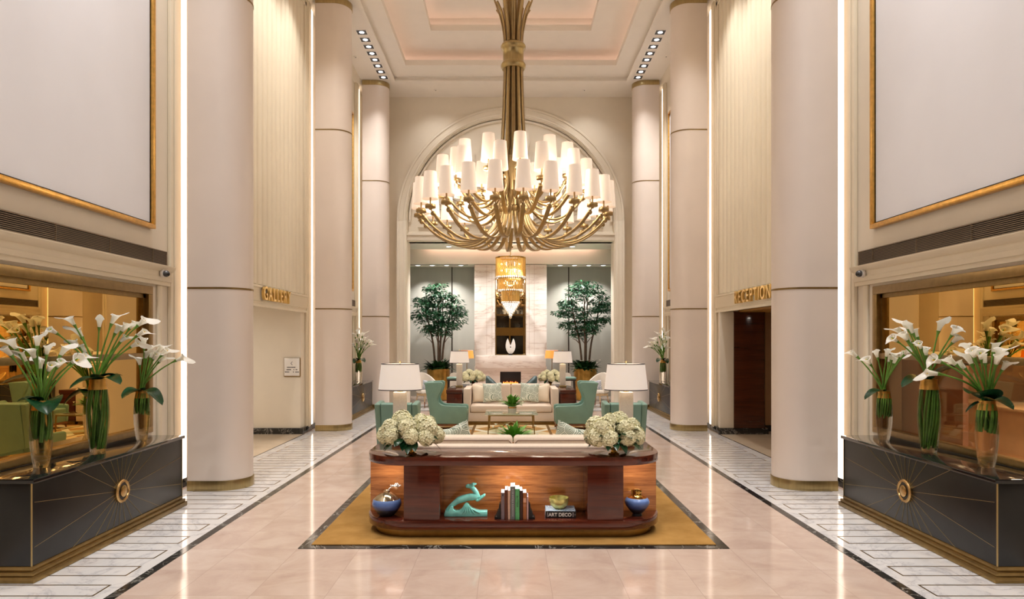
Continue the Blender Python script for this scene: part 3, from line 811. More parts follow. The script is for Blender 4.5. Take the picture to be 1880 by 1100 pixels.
# pillows
def pillow_mesh(mat,name,w=.46,h=.46,d=.16):
    m=MB(); N=14; vs=[]; fs=[]
    for side in (1,-1):
        for i in range(N+1):
            for j in range(N+1):
                u=-1+2*i/N; v=-1+2*j/N
                pinch=1-.10*(1-abs(u)**2)*abs(v)**4-.0
                x=u*w/2*(1-.09*(1-v*v)*abs(u)**6); z=v*h/2*(1-.09*(1-u*u)*abs(v)**6)
                th=((1-abs(u)**2.6)*(1-abs(v)**2.6))**.5*d/2
                if v>.3: th*=1-.35*max(0,1-abs(u)/.35)*(v-.3)
                zz=z-(.06*h*max(0,1-abs(u)/.5)*max(0,v)**3)
                vs.append((x,side*th,zz))
    n=(N+1)*(N+1)
    for sd in (0,1):
        for i in range(N):
            for j in range(N):
                a=sd*n+i*(N+1)+j; fs.append((a,a+1,a+N+2,a+N+1) if sd==0 else (a,a+N+1,a+N+2,a+1))
    m.add(vs,fs); me=m.mesh(name,mat,60)
    return me
PM={'i':pillow_mesh(M['pillow'],'pillow_ivory'),'p':pillow_mesh(M['patpil'],'pillow_print',.47,.47),'b':pillow_mesh(M['bluepil'],'pillow_blue',.4,.3,.12)}
def pillow(kind,loc,rot,lab,cat='pillow',grp=None):
    o=bpy.data.objects.new('pillow',PM[kind]); COL.objects.link(o); o.location=loc; o.rotation_euler=rot
    return tag(o,lab,cat,grp)
yb=SYM-SB-.50
pillow('i',(-.715,yb-.06,.705),(-.22,.02,.08),'ivory silk pillow at the left arm of the far sofa')
pillow('p',(-.45,yb-.22,.74),(-.26,-.07,-.02),'sage fern print pillow left of the plant on the far sofa')
pillow('i',(.715,yb-.06,.705),(-.22,-.02,-.08),'ivory silk pillow at the right arm of the far sofa')
pillow('p',(.45,yb-.22,.74),(-.26,.07,.02),'sage fern print pillow right of the plant on the far sofa')
for s in (-1,1):
    pillow('p',(s*.70,SB+.72,.78),(.30,s*.30,-s*.1),'sage print pillow corner peeking over the %s half of the near sofa'%('left' if s<0 else 'right'))

# ============================================================ WING CHAIRS (local: faces +x, width along y)
SIDE=[(.167,.13),(.02,.99),(.0,1.03),(.03,1.045),(.37,1.06),(.415,1.03),(.415,.96),(.385,.86),(.335,.76),(.315,.68),(.335,.60),(.39,.555),(.47,.535),(.90,.525),(.945,.505),(.955,.46),(.94,.13)]
def make_wing(lab,loc,rz,group=None):
    t=thing('wing_chair',lab,'armchair',loc,rz,group)
    W2=.315
    for s in (-1,1):
        m=MB(); m.prism([(x-.5,z) for x,z in SIDE],'y',s*W2,s*(W2-.085),.022,3); m.v=[(x,y*(1-.10*max(0,.9-z)),z) for x,y,z in m.v]; m.build('side_panel',M['teal'],t,smooth=50)
    m=MB()
    pr=[(.167,.14),(.02,.99),(.015,1.03),(.05,1.05),(.15,1.05),(.175,1.02),(.29,.45),(.29,.14)]
    m.prism([(x-.5,z) for x,z in pr],'y',-W2+.09,W2-.09,.012)
    b=m.build('backrest',M['teal'],t,smooth=50)
    m=MB()
    for i in range(3):
        for j in range(3):
            if i==1 or j!=9: 
                z=.62+.15*j; x=.29-(z-.45)/.57*.115-.5+.004
                m.ball((x,(-.14+.14*i),z),.014,8,6)
    m.build('tuft_button',M['teal'],b)
    m=MB(); m.box(-.24,.445,-.222,.222,.30,.44,.035,4); m.build('seat_cushion',M['teal'],t)
    m=MB(); m.box(-.32,.43,-.25,.25,.13,.30,.012); m.build('seat_base',M['teal'],t)
    m=MB(); m.box(-.325,.44,-.275,.275,.085,.13,.008); m.build('rail',M['walnut'],t)
    for sx,sy in ((.40,.24),(.40,-.24),(-.29,.24),(-.29,-.24)):
        m=MB(); m.tube([(sx,sy,.10),(sx+(.02 if sx>0 else -.05),sy,0)],[.028,.016],10); m.build('leg',M['walnut'],t)
    return t
CY=15.12
wc=make_wing('teal leather wing chair at the left end of the far coffee table, facing right',(-1.42,CY,.03),0)
dup(wc,'teal leather wing chair at the right end of the far coffee table, facing left',(1.42,CY,.03),PI)
dup(wc,'teal leather wing chair seen from behind beside the near left table lamp',(-1.70,10.35,.03),PI/2)
dup(wc,'teal leather wing chair seen from behind beside the near right table lamp',(1.665,10.35,.03),PI/2)

# ============================================================ COFFEE TABLES
def make_table(lab,loc):
    t=thing('coffee_table',lab,'coffee table',loc)
    w,d,h=.56,.55,.42
    m=MB(); m.box(-w,w,-d,d,h-.014,h,.003); m.build('glass_top',M['tabglass'],t)
    m=MB(); a,b=w-.09,d-.06
    for (p,q) in (((-a,-b),(a,-b)),((-a,b),(a,b)),((-a,-b),(-a,b)),((a,-b),(a,b))):
        m.tube([(p[0],p[1],h-.028),(q[0],q[1],h-.028)],1,flat=(.011,.011),bvec=(0,0,1))
    m.build('frame',M['darkbrass'],t)
    for sx in (-1,1):
        for sy in (-1,1):
            m=MB(); m.tube([(sx*a,sy*b,h-.016),(sx*(a+.02),sy*b,0)],[1.25,.9],flat=(.012,.012),bvec=(0,1,0)); m.build('leg',M['darkbrass'],t)
    for s in (-1,1):
        m=MB(); m.tube([(-a,-s*b,.10),(-a*.4,-s*b*.4,.13),(0,0,.20),(a*.4,s*b*.4,.13),(a,s*b,.10)],.010,8); m.build('cross_brace',M['brass'],t)
    return t
ct=make_table('glass coffee table with brass legs in front of the far sofa',(0,14.72,.0205))
dup(ct,'glass coffee table hidden behind the near sofa, only its plant showing',(0,9.68,.0205))
# leafy plants in pots
def blade(m,base,tip,width,droop=.0,n=5,fold=.15):
    base=Vector(base); tip=Vector(tip); ax=tip-base
    side=ax.cross(Vector((0,0,1)))
    side=side.normalized() if side.length>1e-5 else Vector((1,0,0))
    up=side.cross(ax).normalized()
    vs=[];fs=[]
    for i in range(n+1):
        t=i/n; c=base+ax*t+up*(droop*4*t*(1-t))
        w=width*math.sin(PI*min(1,.08+.92*t))**.8 if t<1 else 0.0
        vs+= [c-side*w+up*fold*w, c, c+side*w+up*fold*w]
    for i in range(n):
        a=i*3; fs+=[(a,a+1,a+4,a+3),(a+1,a+2,a+5,a+4)]
    m.add(vs,fs)
def leafy(lab,loc,h=.26,spread=.26,n=46,seed=1,pot=True):
    rnd=random.Random(seed)
    t=thing('potted_plant',lab,'plant',loc)
    m=MB(); m.lathe([(.085,0),(.09,.02),(.092,.13),(.088,.135),(.08,.13),(.078,.115)],seg=20); m.lathe([(.001,.112),(.079,.116)],seg=20); m.build('pot',M['white'],t)
    m=MB(); m.lathe([(.0925,.095),(.0935,.1),(.0925,.125)],seg=20,capb=False,capt=False); m.build('pot_band',M['goldpol'],t)
    m=MB()
    for i in range(n):
        a=rnd.uniform(0,2*PI); e=rnd.uniform(.1,1.35); L=rnd.uniform(.7,1)
        tip=(spread*math.cos(a)*math.cos(e)*L,spread*math.sin(a)*math.cos(e)*L,.13+h*math.sin(e)*L-.03*(1-math.sin(e)))
        b=(.05*math.cos(a),.05*math.sin(a),.12)
        blade(m,b,tip,.040,.03,5)
    m.build('leaves',M['lleaf'],t,smooth=60,recalc=False)
    for i in range(7):
        a=rnd.uniform(0,2*PI); r=spread*rnd.uniform(.45,.9)
        mm=MB()
        for k in range(5): 
            b=a+k*2*PI/5
            blade(mm,(0,0,0),(.028*math.cos(b),.028*math.sin(b),.028),.013,.004,3)
        o=mm.build('blossom',M['petal'],t,smooth=60,recalc=False); o.location=(r*math.cos(a),r*math.sin(a),.13+h*rnd.uniform(.3,.8))
    return t
leafy('leafy green plant in a white pot on the far glass coffee table',(0.02,14.62,.441),.30,.36,74,4)
leafy('leafy green plant rising behind the near sofa back',(0.02,9.62,.441),.30,.42,84,9)

# ============================================================ TABLE LAMPS
def make_lamp(lab,loc,grp=None):
    t=thing('table_lamp',lab,'lamp',loc,0,grp)
    m=MB(); m.box(-.072,.072,-.06,.06,.05,.585,.010,3); b=m.build('body',M['ribw'],t)
    m=MB(); m.box(-.085,.085,-.072,.072,0,.05,.006); m.build('base',M['brass'],t)
    m=MB(); m.tube([(0,0,.58),(0,0,.63)],.012,10); m.lathe([(.035,.585),(.035,.592)],seg=16); m.build('neck',M['brass'],t)
    m=MB(); m.lathe([(.245,.61),(.212,.90)],seg=48,capb=False,capt=False,sy=.72); m.lathe([(.212,.90),(.2085,.90),(.2415,.61),(.245,.61)],seg=48,capb=False,capt=False,sy=.72)
    sh=m.build('lamp_shade',M['tshade'],t,smooth=60)
    m=MB()
    for r,z in ((.246,.61),(.213,.90)): m.lathe([(r,z-.005),(r+.0015,z),(r,z+.005),(r-.004,z)],seg=48,capb=False,capt=False,sy=.72)
    m.build('shade_trim',M['gray'],sh)
    m=MB(); m.tube([(0,0,.63),(0,0,.92)],.004,8); m.ball((0,0,.925),.012,10,8); m.build('finial',M['brass'],t)
    m=MB(); m.ball((0,0,.72),(.03,.03,.045),12,8); m.build('bulb',M['bulb'],t)
    return t
M['ribw']=plain('ivory_shagreen',srgb(214,206,192),.45,var=.05,scale=60,bump=.1)
lp=None
for (x,y),lab in zip(LAMPS,('white shaded ceramic table lamp on the left end of the near console','white shaded ceramic table lamp on the right end of the near console','white shaded table lamp on the left wing of the far console','white shaded table lamp on the right wing of the far console')):
    if lp is None: lp=make_lamp(lab,(x,y,.833),'table lamps on the consoles')
    else: dup(lp,lab,(x,y,.833))

# ============================================================ HYDRANGEAS
def floret_head(name,rad,n,mat,seed):
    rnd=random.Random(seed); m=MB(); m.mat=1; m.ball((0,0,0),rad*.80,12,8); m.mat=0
    for i in range(n):
        z=1-2*(i+.5)/n; ph=i*2.399963; r=math.sqrt(1-z*z)
        nrm=Vector((r*math.cos(ph),r*math.sin(ph),z)); c=nrm*rad*rnd.uniform(.80,1.02)
        u=nrm.orthogonal().normalized(); v=nrm.cross(u); a0=rnd.uniform(0,PI/2); L=rad*.36
        for k in range(4):
            a=a0+k*PI/2; d=u*math.cos(a)+v*math.sin(a); e=nrm.cross(d)
            m.add([c,c+d*L*.6+e*L*.42+nrm*L*.22,c+d*L+nrm*L*.12,c+d*L*.6-e*L*.42+nrm*L*.22],[(0,1,2,3)])
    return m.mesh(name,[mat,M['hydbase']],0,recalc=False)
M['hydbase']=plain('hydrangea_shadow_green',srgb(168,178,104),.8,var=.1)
HM=[floret_head('hydrangea_head_%d'%k,.1,105,M['hyd'],k) for k in range(3)]
def hydrangea(lab,loc,rz,seed,sc=1.0,n=15,mat=None,name='hydrangea_arrangement'):
    rnd=random.Random(seed); t=thing(name,lab,'flower arrangement',loc,rz)
    m=MB(); m.lathe([(.055,0),(.058,.008),(.03,.025),(.026,.045),(.05,.075),(.068,.11),(.062,.125),(.056,.12)],seg=24); m.build('vase',M['goldpol'],t)
    # heads on a dome
    pts=[]; 
    R=(.25*sc,.19*sc,.13*sc)
    k=0
    for ring_,cnt,el in ((0,8,.0),(1,6,.6),(2,2,1.2)):
        for i in range(cnt):
            a=2*PI*(i+.5*ring_+rnd.uniform(-.12,.12))/cnt
            e=el+rnd.uniform(-.08,.08)
            p=(R[0]*math.cos(e)*math.cos(a),R[1]*math.cos(e)*math.sin(a),.20+R[2]*math.sin(e)*1.15)
            o=bpy.data.objects.new('flower_head',HM[k%3]); COL.objects.link(o); o.parent=t; o.location=p
            o.rotation_euler=(rnd.uniform(0,6),rnd.uniform(0,6),rnd.uniform(0,6)); q=rnd.uniform(.80,1.12)*sc*.95; o.scale=(q,q,q*.9); k+=1
    m=MB()
    for i in range(60):
        a=rnd.uniform(0,2*PI); e=rnd.uniform(-.5,1.3)
        b=Vector((R[0]*.68*math.cos(a)*math.cos(e),R[1]*.68*math.sin(a)*math.cos(e),.18+R[2]*.6*math.sin(e)))
        d=Vector((math.cos(a)*math.cos(e),math.sin(a)*math.cos(e),math.sin(e)-.25))
        blade(m,b,b+d*rnd.uniform(.12,.19)*sc,.04*sc,.02,5)
    m.tube([(0,0,.05),(0,0,.2)],.04,8)
    m.build('leaves',M['dleaf'],t,smooth=60,recalc=False)
    return t
hydrangea('cream hydrangea bouquet in a small gold vase on the left of the near console',(-1.05,6.93,.833),0,11,1.0)
hydrangea('cream hydrangea bouquet in a small gold vase on the right of the near console',(1.03,6.93,.833),.6,23,1.0)
hydrangea('white rose bouquet on the far console beside the left lamp',(-.98,SYM-6.97,.833),0,5,.95)
hydrangea('white rose bouquet on the far console beside the right lamp',(1.02,SYM-6.97,.833),0,8,.95)

# ============================================================ NICHE OBJECTS
def P2(px,py,Y): return P(px,py,Y)
NZ=.1935
# leaping gazelle
GX=P(855,945,6.95).x
t=thing('gazelle_sculpture','turquoise glazed art deco gazelle leaping over a wave in the console niche','sculpture',(GX,6.95,NZ))
S=.44/1130  # zoom px to metres
def g(zx,zy): return ((zx-650)*S,(1010-zy)*S)
base=[(85,1010),(85,935),(120,850),(200,860),(255,730),(330,730),(335,820),(400,858),(480,850),(560,790),(610,700),(640,665),(680,648),(725,668),(765,730),(830,790),(930,840),(1030,862),(1225,858),(1225,1010)]
m=MB(); m.prism([g(*p) for p in base],'y',-.045,.045,.008,2); b=m.build('wave_base',M['turq'],t,smooth=50)
m=MB()
for (x0,y0,x1,y1) in ((640,735,560,935),(670,735,640,935),(700,735,710,935),(730,735,790,935),(760,745,900,935),(800,790,1040,905)):
    a=g(x0,y0); c=g(x1,y1); m.tube([(a[0],-.047,a[1]),((a[0]+c[0])/2,-.052,(a[1]+c[1])/2),(c[0],-.05,c[1])],[.004,.007,.004],6)
m.build('wave_ridge',M['turq'],b)
bm=bmesh.new(); ly=bm.verts.layers.skin.verify()
chain=[((140,900),.020),((215,780),.017),((330,690),.022),((450,605),.034),((560,545),.040),((680,525),.036),((800,500),.042),((900,470),.044),((960,450),.036),((900,340),.026),((820,260),.020),((750,215),.020),((690,225),.019),((640,245),.011)]
q_=lambda r: 1.02 if r>.03 else (1.25 if r>.0175 else 1.2)
def addv(p,r,y=0): 
    q=g(*p); v=bm.verts.new((q[0],y,q[1])); v[ly].radius=(r*q_(r),r*q_(r)); return v
vs=[addv(p,r) for p,r in chain]
for a,c in zip(vs,vs[1:]): bm.edges.new((a,c))
vs[4][ly].use_root=True
for yy in (-.022,.022):
    f1=addv((950,540),.019,yy*.6); f2=addv((955,610),.013,yy); f3=addv((1060,520),.013,yy); f4=addv((1170,440),.009,yy)
    bm.edges.new((vs[7],f1)); bm.edges.new((f1,f2)); bm.edges.new((f2,f3)); bm.edges.new((f3,f4))
me=bpy.data.meshes.new('gazelle_body'); bm.to_mesh(me); bm.free(); me.materials.append(M['turq'])
o=bpy.data.objects.new('gazelle_body',me); COL.objects.link(o); o.parent=t
md=o.modifiers.new('skin','SKIN'); md.use_smooth_shade=True; o.modifiers.new('sub','SUBSURF').levels=2; o.modifiers['sub'].render_levels=2
m=MB()
for yy in (-.012,.012):
    a=g(760,210); c=g(850,175); d=g(940,160); m.tube([(a[0],yy*.6,a[1]),(c[0],yy*1.3,c[1]),(d[0],yy,d[1])],[.011,.017,.004],8)
m.build('ear',M['turq'],o)

# books
t0=6.80
cols=[(122,106,112),(92,46,32),(214,176,156),(112,114,112),(92,168,108),(64,34,26),(160,94,48),(208,170,170)]
px=[(919.8,926.4),(926.8,932),(932.4,936.8),(937,945.6),(945.8,954),(954.4,959.6),(959.9,967),(967.2,970.4)]
tops=[904.7,899.8,901,893,897.7,901,905,912.5]
names=['mauve grey spined book at the left end of the upright row','slim dark red book second in the upright row','thin cream pink book left of the grey book','tallest grey spined book in the middle of the upright row','green spined book with black vertical title','dark brown book right of the green book','orange brown book with a pale label on its spine','thin pale pink book at the right end of the upright row']
EZ=random.Random(5)
def book(w,h,d,col,lab,loc):
    t=thing('book',lab,'book',loc,0,'upright books between the bookends')
    mt=plain('book_cloth_%d'%EZ.randint(0,10**6),srgb(*col),.55,var=.12,scale=40)
    m=MB(); c=.003
    m.box(-w/2,w/2,-.004+.004,c,0,h,.001); m.box(-w/2,-w/2+c,0,d,0,h); m.box(w/2-c,w/2,0,d,0,h); m.build('cover',mt,t,smooth=0)
    m=MB(); m.box(-w/2+c,w/2-c,c,d-.008,.004,h-.004); m.build('pages',M['paper'],t,smooth=0)
    return t
bl=[]
for i in range(8):
    a=P(px[i][0],955,t0); c=P(px[i][1],955,t0); h=EYE-(tops[i]-625)/F*t0-NZ
    bl.append((book(c.x-a.x-.0006,h,.19+.012*(i%3),cols[i],names[i],((a.x+c.x)/2,t0,NZ)),c.x-a.x,h))
# spine details
t,w,h=bl[4]
me=text_mesh('BOTTEGA',.026,.0004,'spine_title'); me.materials.clear(); me.materials.append(M['black'])
o=bpy.data.objects.new('spine_title',me); COL.objects.link(o); o.parent=t; o.rotation_euler=(PI/2,PI/2,0); o.location=(-.009,-.0006,h*.78)
t,w,h=bl[3]; m=MB(); rr=random.Random(2)
z=h*.92
while z>h*.12:
    l=rr.uniform(.006,.014); m.box(-.007,.007,-.0008,.0,z-l,z); z-=l+rr.uniform(.004,.012)
m.build('spine_title',plain('silver_print',srgb(160,160,160),.4),t,smooth=0)
t,w,h=bl[6]; m=MB(); m.box(-w/2+.004,w/2-.004,-.0008,0,h*.64,h*.80); m.box(-w/2+.002,w/2-.002,-.0008,0,h*.55,h*.56); m.box(-w/2+.002,w/2-.002,-.0008,0,h*.5,h*.51); m.build('spine_label',plain('spine_label',srgb(214,160,130),.6),t,smooth=0)
t,w,h=bl[0]; m=MB(); m.box(-.005,.005,-.0008,0,h*.87,h*.95); m.build('spine_title',M['black'],t,smooth=0)
for s,xx,lab in ((-1,bl[0][0].location.x-bl[0][1]/2,'black stepped bookend left of the upright books'),(1,bl[7][0].location.x+bl[7][1]/2,'black stepped bookend right of the upright books')):
    t=thing('bookend',lab,'bookend',(xx+s*.003,t0+.05,NZ))
    m=MB(); m.prism([(0,0),(s*.062,0),(s*.062,.02),(s*.045,.035),(s*.034,.075),(s*.022,.09),(s*.014,.15),(0,.165)],'y',-.035,.06,.003); m.build('wedge',M['black'],t,smooth=0)
    m=MB(); m.ball((s*.044,-.037,.028),.009,10,8); m.build('knob',M['gray'],t)
# gold bowl on ART DECO book
bx=P(1029.5,950,6.86).x; bw=56*6.86/F
t=thing('book','black and white book lettered ART DECO lying flat under the gold bowl','book',(bx,6.86,NZ),-.02)
m=MB(); m.box(-bw/2,bw/2,0,.24,.0,.004); m.box(-bw/2,bw/2,0,.24,.066,.07); m.box(-bw/2,bw/2,0,.004,0,.07); m.build('cover',M['black'],t,smooth=0)
m=MB(); m.box(-bw/2+.002,bw/2-.006,.004,.235,.004,.066); m.build('pages',M['paper'],t,smooth=0)
m=MB(); m.box(-bw/2+.004,bw/2-.004,.004,.236,.07,.0715); m.build('cover_print',patterned('blue_white_cover_print',srgb(220,230,238),srgb(120,160,200),7),t,smooth=0)
o,w_=text_obj('ART DECO',.050,.0006,'spine_title',M['white'],t,(0,-.0008,.018),(PI/2,0,0),.95,.0012); o.location.x=-w_/2-.008
m=MB(); m.box(-bw/2+.018,-bw/2+.026,-.001,0,.012,.058); m.box(bw/2-.034,bw/2-.026,-.001,0,.012,.058); m.box(bw/2-.014,bw/2-.008,-.001,0,.03,.04); m.build('spine_mark',plain('spine_grey',srgb(170,160,160),.5),t,smooth=0)
t=thing('bowl','crackled gold glass bowl on the flat black and white book','bowl',(bx-.01,6.975,NZ+.0715))
prof=[(.0,0),(.045,.0),(.05,.006),(.085,.035),(.10,.07),(.104,.10),(.101,.115)]
m=MB(); m.lathe(prof,seg=32,capt=False); m.lathe([(.101,.115),(.097,.113),(.095,.08),(.075,.035),(.0,.012)],seg=32,capb=False,capt=False); m.build('bowl',plain('crackle_gold',srgb(232,220,140),.22,.6,var=.35,scale=26),t)
# blue vases
t=thing('ceramic_jar','squat blue glazed jar with metallic shoulder in the left end niche','jar',(P(711,947,7.0).x,6.98,NZ))
m=MB(); m.lathe([(.06,0),(.075,.004),(.115,.05),(.147,.10),(.15,.125),(.142,.16),(.135,.172)],seg=40,capt=False)
m.build('body',M['blueglaze'],t,smooth=70)
m=MB(); m.lathe([(.135,.172),(.10,.205),(.06,.232),(.034,.242),(.036,.256),(.03,.258),(.024,.252),(.022,.235)],seg=40,capb=False,capt=False); m.build('shoulder',M['iris'],t,smooth=70)
m=MB(); rr=random.Random(4)
m.tube([(.012,0,.245),(.025,0,.275),(.05,0,.295),(.085,0,.30),(.12,0,.292)],[.006,.006,.007,.006,.004],8)
for i in range(12):
    a=Vector((.05+.006*i,0,.295)); b=a+Vector((rr.uniform(-.02,.03),rr.uniform(-.02,.02),rr.uniform(.004,.034))); m.tube([a,b],[.006,.004],6); m.ball(b,.0075,6,5)
m.build('coral_sprig',M['white'],t)
t=thing('ceramic_vase','blue glazed vase with gold metallic neck in the right end niche','vase',(P(1169,945,7.0).x,6.98,NZ))
m=MB(); m.lathe([(.05,0),(.052,.006),(.045,.022),(.08,.055),(.12,.11),(.128,.14),(.12,.165),(.10,.185)],seg=40,capt=False); m.build('body',M['blueglaze'],t,smooth=70)
m=MB(); m.lathe([(.10,.185),(.075,.198),(.048,.206),(.044,.235),(.05,.255),(.046,.262),(.03,.258),(.03,.22)],seg=40,capb=False,capt=False); m.tube([(-.05,0,.20),(-.052,0,.262)],.008,8); m.build('neck',M['goldpol'],t,smooth=70)
# ============================================================ MAIN CHANDELIER
CHY=12.2
ch=thing('chandelier','huge brass chandelier with three tiers of small white shades','chandelier',(0.03,CHY,0))
def bez(pts,n=8):
    """catmull-rom through 2d/3d points"""
    pts=[Vector(p) for p in pts]; out=[]
    for i in range(len(pts)-1):
        p0=pts[max(i-1,0)];p1=pts[i];p2=pts[i+1];p3=pts[min(i+2,len(pts)-1)]
        for k in range(n):
            t=k/n; out.append(.5*((2*p1)+(p2-p0)*t+(2*p0-5*p1+4*p2-p3)*t*t+(3*p1-p0-3*p2+p3)*t**3))
    out.append(pts[-1]); return out
# profiles in (r,z); cup centre at (R,zc)
TIERS=[
 dict(n=24,R=1.69,zc=4.22,off=5.0,prof=[(.20,5.3),(.22,4.75),(.27,4.30),(.40,4.0),(.62,3.81),(.88,3.74),(1.14,3.77),(1.38,3.89),(1.56,4.04),(1.65,4.15)],sz=1.0),
 dict(n=12,R=1.31,zc=4.63,off=-9.6,prof=[(.19,5.3),(.21,4.9),(.26,4.6),(.38,4.36),(.58,4.20),(.80,4.17),(1.02,4.28),(1.19,4.45),(1.275,4.56)],sz=.97),
 dict(n=12,R=1.03,zc=4.86,off=6.0,prof=[(.17,5.4),(.19,5.1),(.24,4.85),(.34,4.62),(.50,4.48),(.66,4.45),(.82,4.54),(.94,4.68),(.995,4.78)],sz=.97),
]
def chand_arm(T):
    """arm meshes in the local xz plane pointing to +x"""
    R,zc,q=T['R'],T['zc'],T['sz']
    m=MB(); path=[Vector((p[0],0,p[1])) for p in bez(T['prof'],6)]
    m.tube(path,1.0,flat=(.036,.014),bvec=(0,1,0))
    arm=m.mesh('arm',M['chand'],50)
    m=MB(); m.lathe([(.0,-.035),(.02,-.03),(.03,-.005),(.086,0),(.090,.004),(.090,.055),(.084,.060),(.0,.055)],(R,0,zc-.02),24)
    m.tube([(R,0,zc+.03),(R,0,zc+.16)],.014,10)
    m.ball((R-.05,0,zc-.105),.042,12,8); m.tube([(R-.055,0,zc-.105),(R-.01,0,zc-.04)],.012,8)
    cup=m.mesh('candle_cup',M['chand'],50)
    m=MB(); z0=zc+.13; z1=z0+.455
    m.lathe([(.135*q,z0),(.103*q,z1)],(R,0,0),28,False,False); m.lathe([(.101*q,z1),(.1325*q,z0)],(R,0,0),28,False,False)
    m.lathe([(.103*q,z1),(.101*q,z1)],(R,0,0),28,False,False)
    sh=m.mesh('shade',M['cshade'],60)
    m=MB(); m.ball((R,0,zc+.26),(.028,.028,.05),10,8); bl=m.mesh('bulb',M['bulb'],60)
    m=MB()
    for z,r in ((z0,.1355*q),(z1,.1035*q)): m.lathe([(r,z-.004),(r+.001,z),(r,z+.004)],(R,0,0),28,False,False)
    tr=m.mesh('shade_trim',M['white'],0)
    return arm,cup,sh,bl,tr
for T in TIERS:
    arm,cup,sh,bl,tr=chand_arm(T)
    for i in range(T['n']):
        a=math.radians(T['off']-90+360*i/T['n'])
        def mk(nm,me,par):
            o=bpy.data.objects.new(nm,me); COL.objects.link(o); o.parent=par
            return o
        o=mk('arm',arm,ch); o.rotation_euler=(0,0,a)
        mk('candle_cup',cup,o)
        s_=mk('shade',sh,ch); s_.rotation_euler=(0,0,a); mk('bulb',bl,s_)
# stem of bundled flat rods
for k,(n,rr,off) in enumerate(((12,1.0,0),(8,.62,.2))):
    for i in range(n):
        a=2*PI*i/n+off
        prof=[(.235*rr,4.35),(.245*rr,4.9),(.22*rr,5.5),(.185*rr,6.2),(.165*rr,6.9),(.165*rr,7.35),(.185*rr,7.60),(.245*rr,7.87),(.34*rr,8.14 - (.10 if i%2 else 0)+(.4 if k else 0))]
        m=MB(); path=[Vector((p[0]*math.cos(a),p[0]*math.sin(a),p[1])) for p in bez(prof,5)]
        m.tube(path,1.0,flat=(.030,.012),bvec=(-math.sin(a),math.cos(a),0)); m.build('rod',M['chand'],ch,smooth=50)
m=MB(); m.lathe([(.15,6.88),(.20,6.89),(.225,6.93),(.225,6.97),(.20,7.01),(.185,7.03),(.185,7.22),(.20,7.24),(.225,7.28),(.225,7.31),(.20,7.35),(.16,7.36)],seg=36); m.build('collar',M['brass'],ch,smooth=45)
m=MB(); m.lathe([(.05,4.22),(.26,4.24),(.29,4.28),(.29,4.38),(.25,4.42),(.1,4.44)],seg=32); m.build('hub',M['chand'],ch)
m=MB(); m.lathe([(.0,4.03),(.14,4.05),(.22,4.10),(.26,4.17),(.26,4.21),(.2,4.215)],seg=32); m.build('glass_bowl',shade('frosted_bowl',srgb(255,238,215),.55),ch)
m=MB(); m.tube([(0,0,4.40),(0,0,CZ+1.02)],.03,12); m.lathe([(.0,8.9),(.06,8.92),(.06,9.0),(.0,9.02)],seg=16); m.lathe([(.17,CZ+.99),(.16,CZ+.95),(.04,CZ+.90)],seg=24); m.build('suspension_rod',M['gray'],ch)

# ============================================================ CRYSTAL CHANDELIER
cc=thing('crystal_chandelier','tiered gold crystal rod chandelier hanging before the fireplace mirror','chandelier',(0.0,22.35,0))
z=lambda py:EYE-(py-VPY)/F*22.35
def rodtier(r,z0,z1,n,name):
    m=MB()
    for i in range(n):
        a=2*PI*i/n; m.tube([(r*math.cos(a),r*math.sin(a),z0+.012*(i%2)),(r*math.cos(a),r*math.sin(a),z1)],.016,6)
    return m.build(name,M['crod'],cc)
n_=NT('gold_crystal_rod'); n_.set(Base_Color=srgb(216,170,84),Metallic=.75,Roughness=.14,Emission_Color=srgb(255,205,125),Emission_Strength=.16); M['crod']=n_.mat  # faint emission stands in for glints on the rods
for (r,a,b,n) in ((.485,508,474,56),(.40,532,511,46),(.29,554,534,36)):
    rodtier(r,z(a),z(b),n,'crystal_rod_tier')
    m=MB(); m.lathe([(r-.03,z(b)-.02),(r+.02,z(b)-.02),(r+.025,z(b)+.02),(r-.03,z(b)+.03)],seg=40,capb=False,capt=False); m.build('tier_ring',M['goldpol'],cc)
    m=MB()
    for i in range(int(n*.8)):
        q=2*PI*i/int(n*.8); m.ball((r*.99*math.cos(q),r*.99*math.sin(q),z(a)-.03),(.024,.024,.035),6,5)
    m.build('crystal_bead_fringe',M['cbead'] if 'cbead' in M else M['white'],cc,smooth=0)
M['cbead']=emit('sparkle_glow_bead',srgb(240,240,235),.35)  # crystal sparkle put into the beads as emission
m=MB()
for k in range(6):
    r=.27*(1-k/6.5); zz=z(556)-(z(556)-z(578))*k/6
    nn=max(6,int(24*(1-k/7)))
    for i in range(nn):
        a=2*PI*i/nn+.1*k; m.ball((r*math.cos(a),r*math.sin(a),zz),(.028,.028,.04),6,5)
m.ball((0,0,z(579)),.05,8,6); m.build('crystal_drop_cone',M['cbead'],cc,smooth=0)
m=MB(); m.tube([(0,0,z(474)),(0,0,LZ)],.012,8); m.lathe([(.09,LZ-.002),(.08,LZ-.04),(.02,LZ-.05)],seg=16); m.build('suspension_rod',M['goldpol'],cc)
m=MB()
for r,zz in ((.3,z(485)),(.3,z(497)),(.22,z(520))):
    for i in range(6):
        a=2*PI*i/6; m.ball((r*math.cos(a),r*math.sin(a),zz),.035,8,6)
m.build('bulb',M['bulb'],cc)

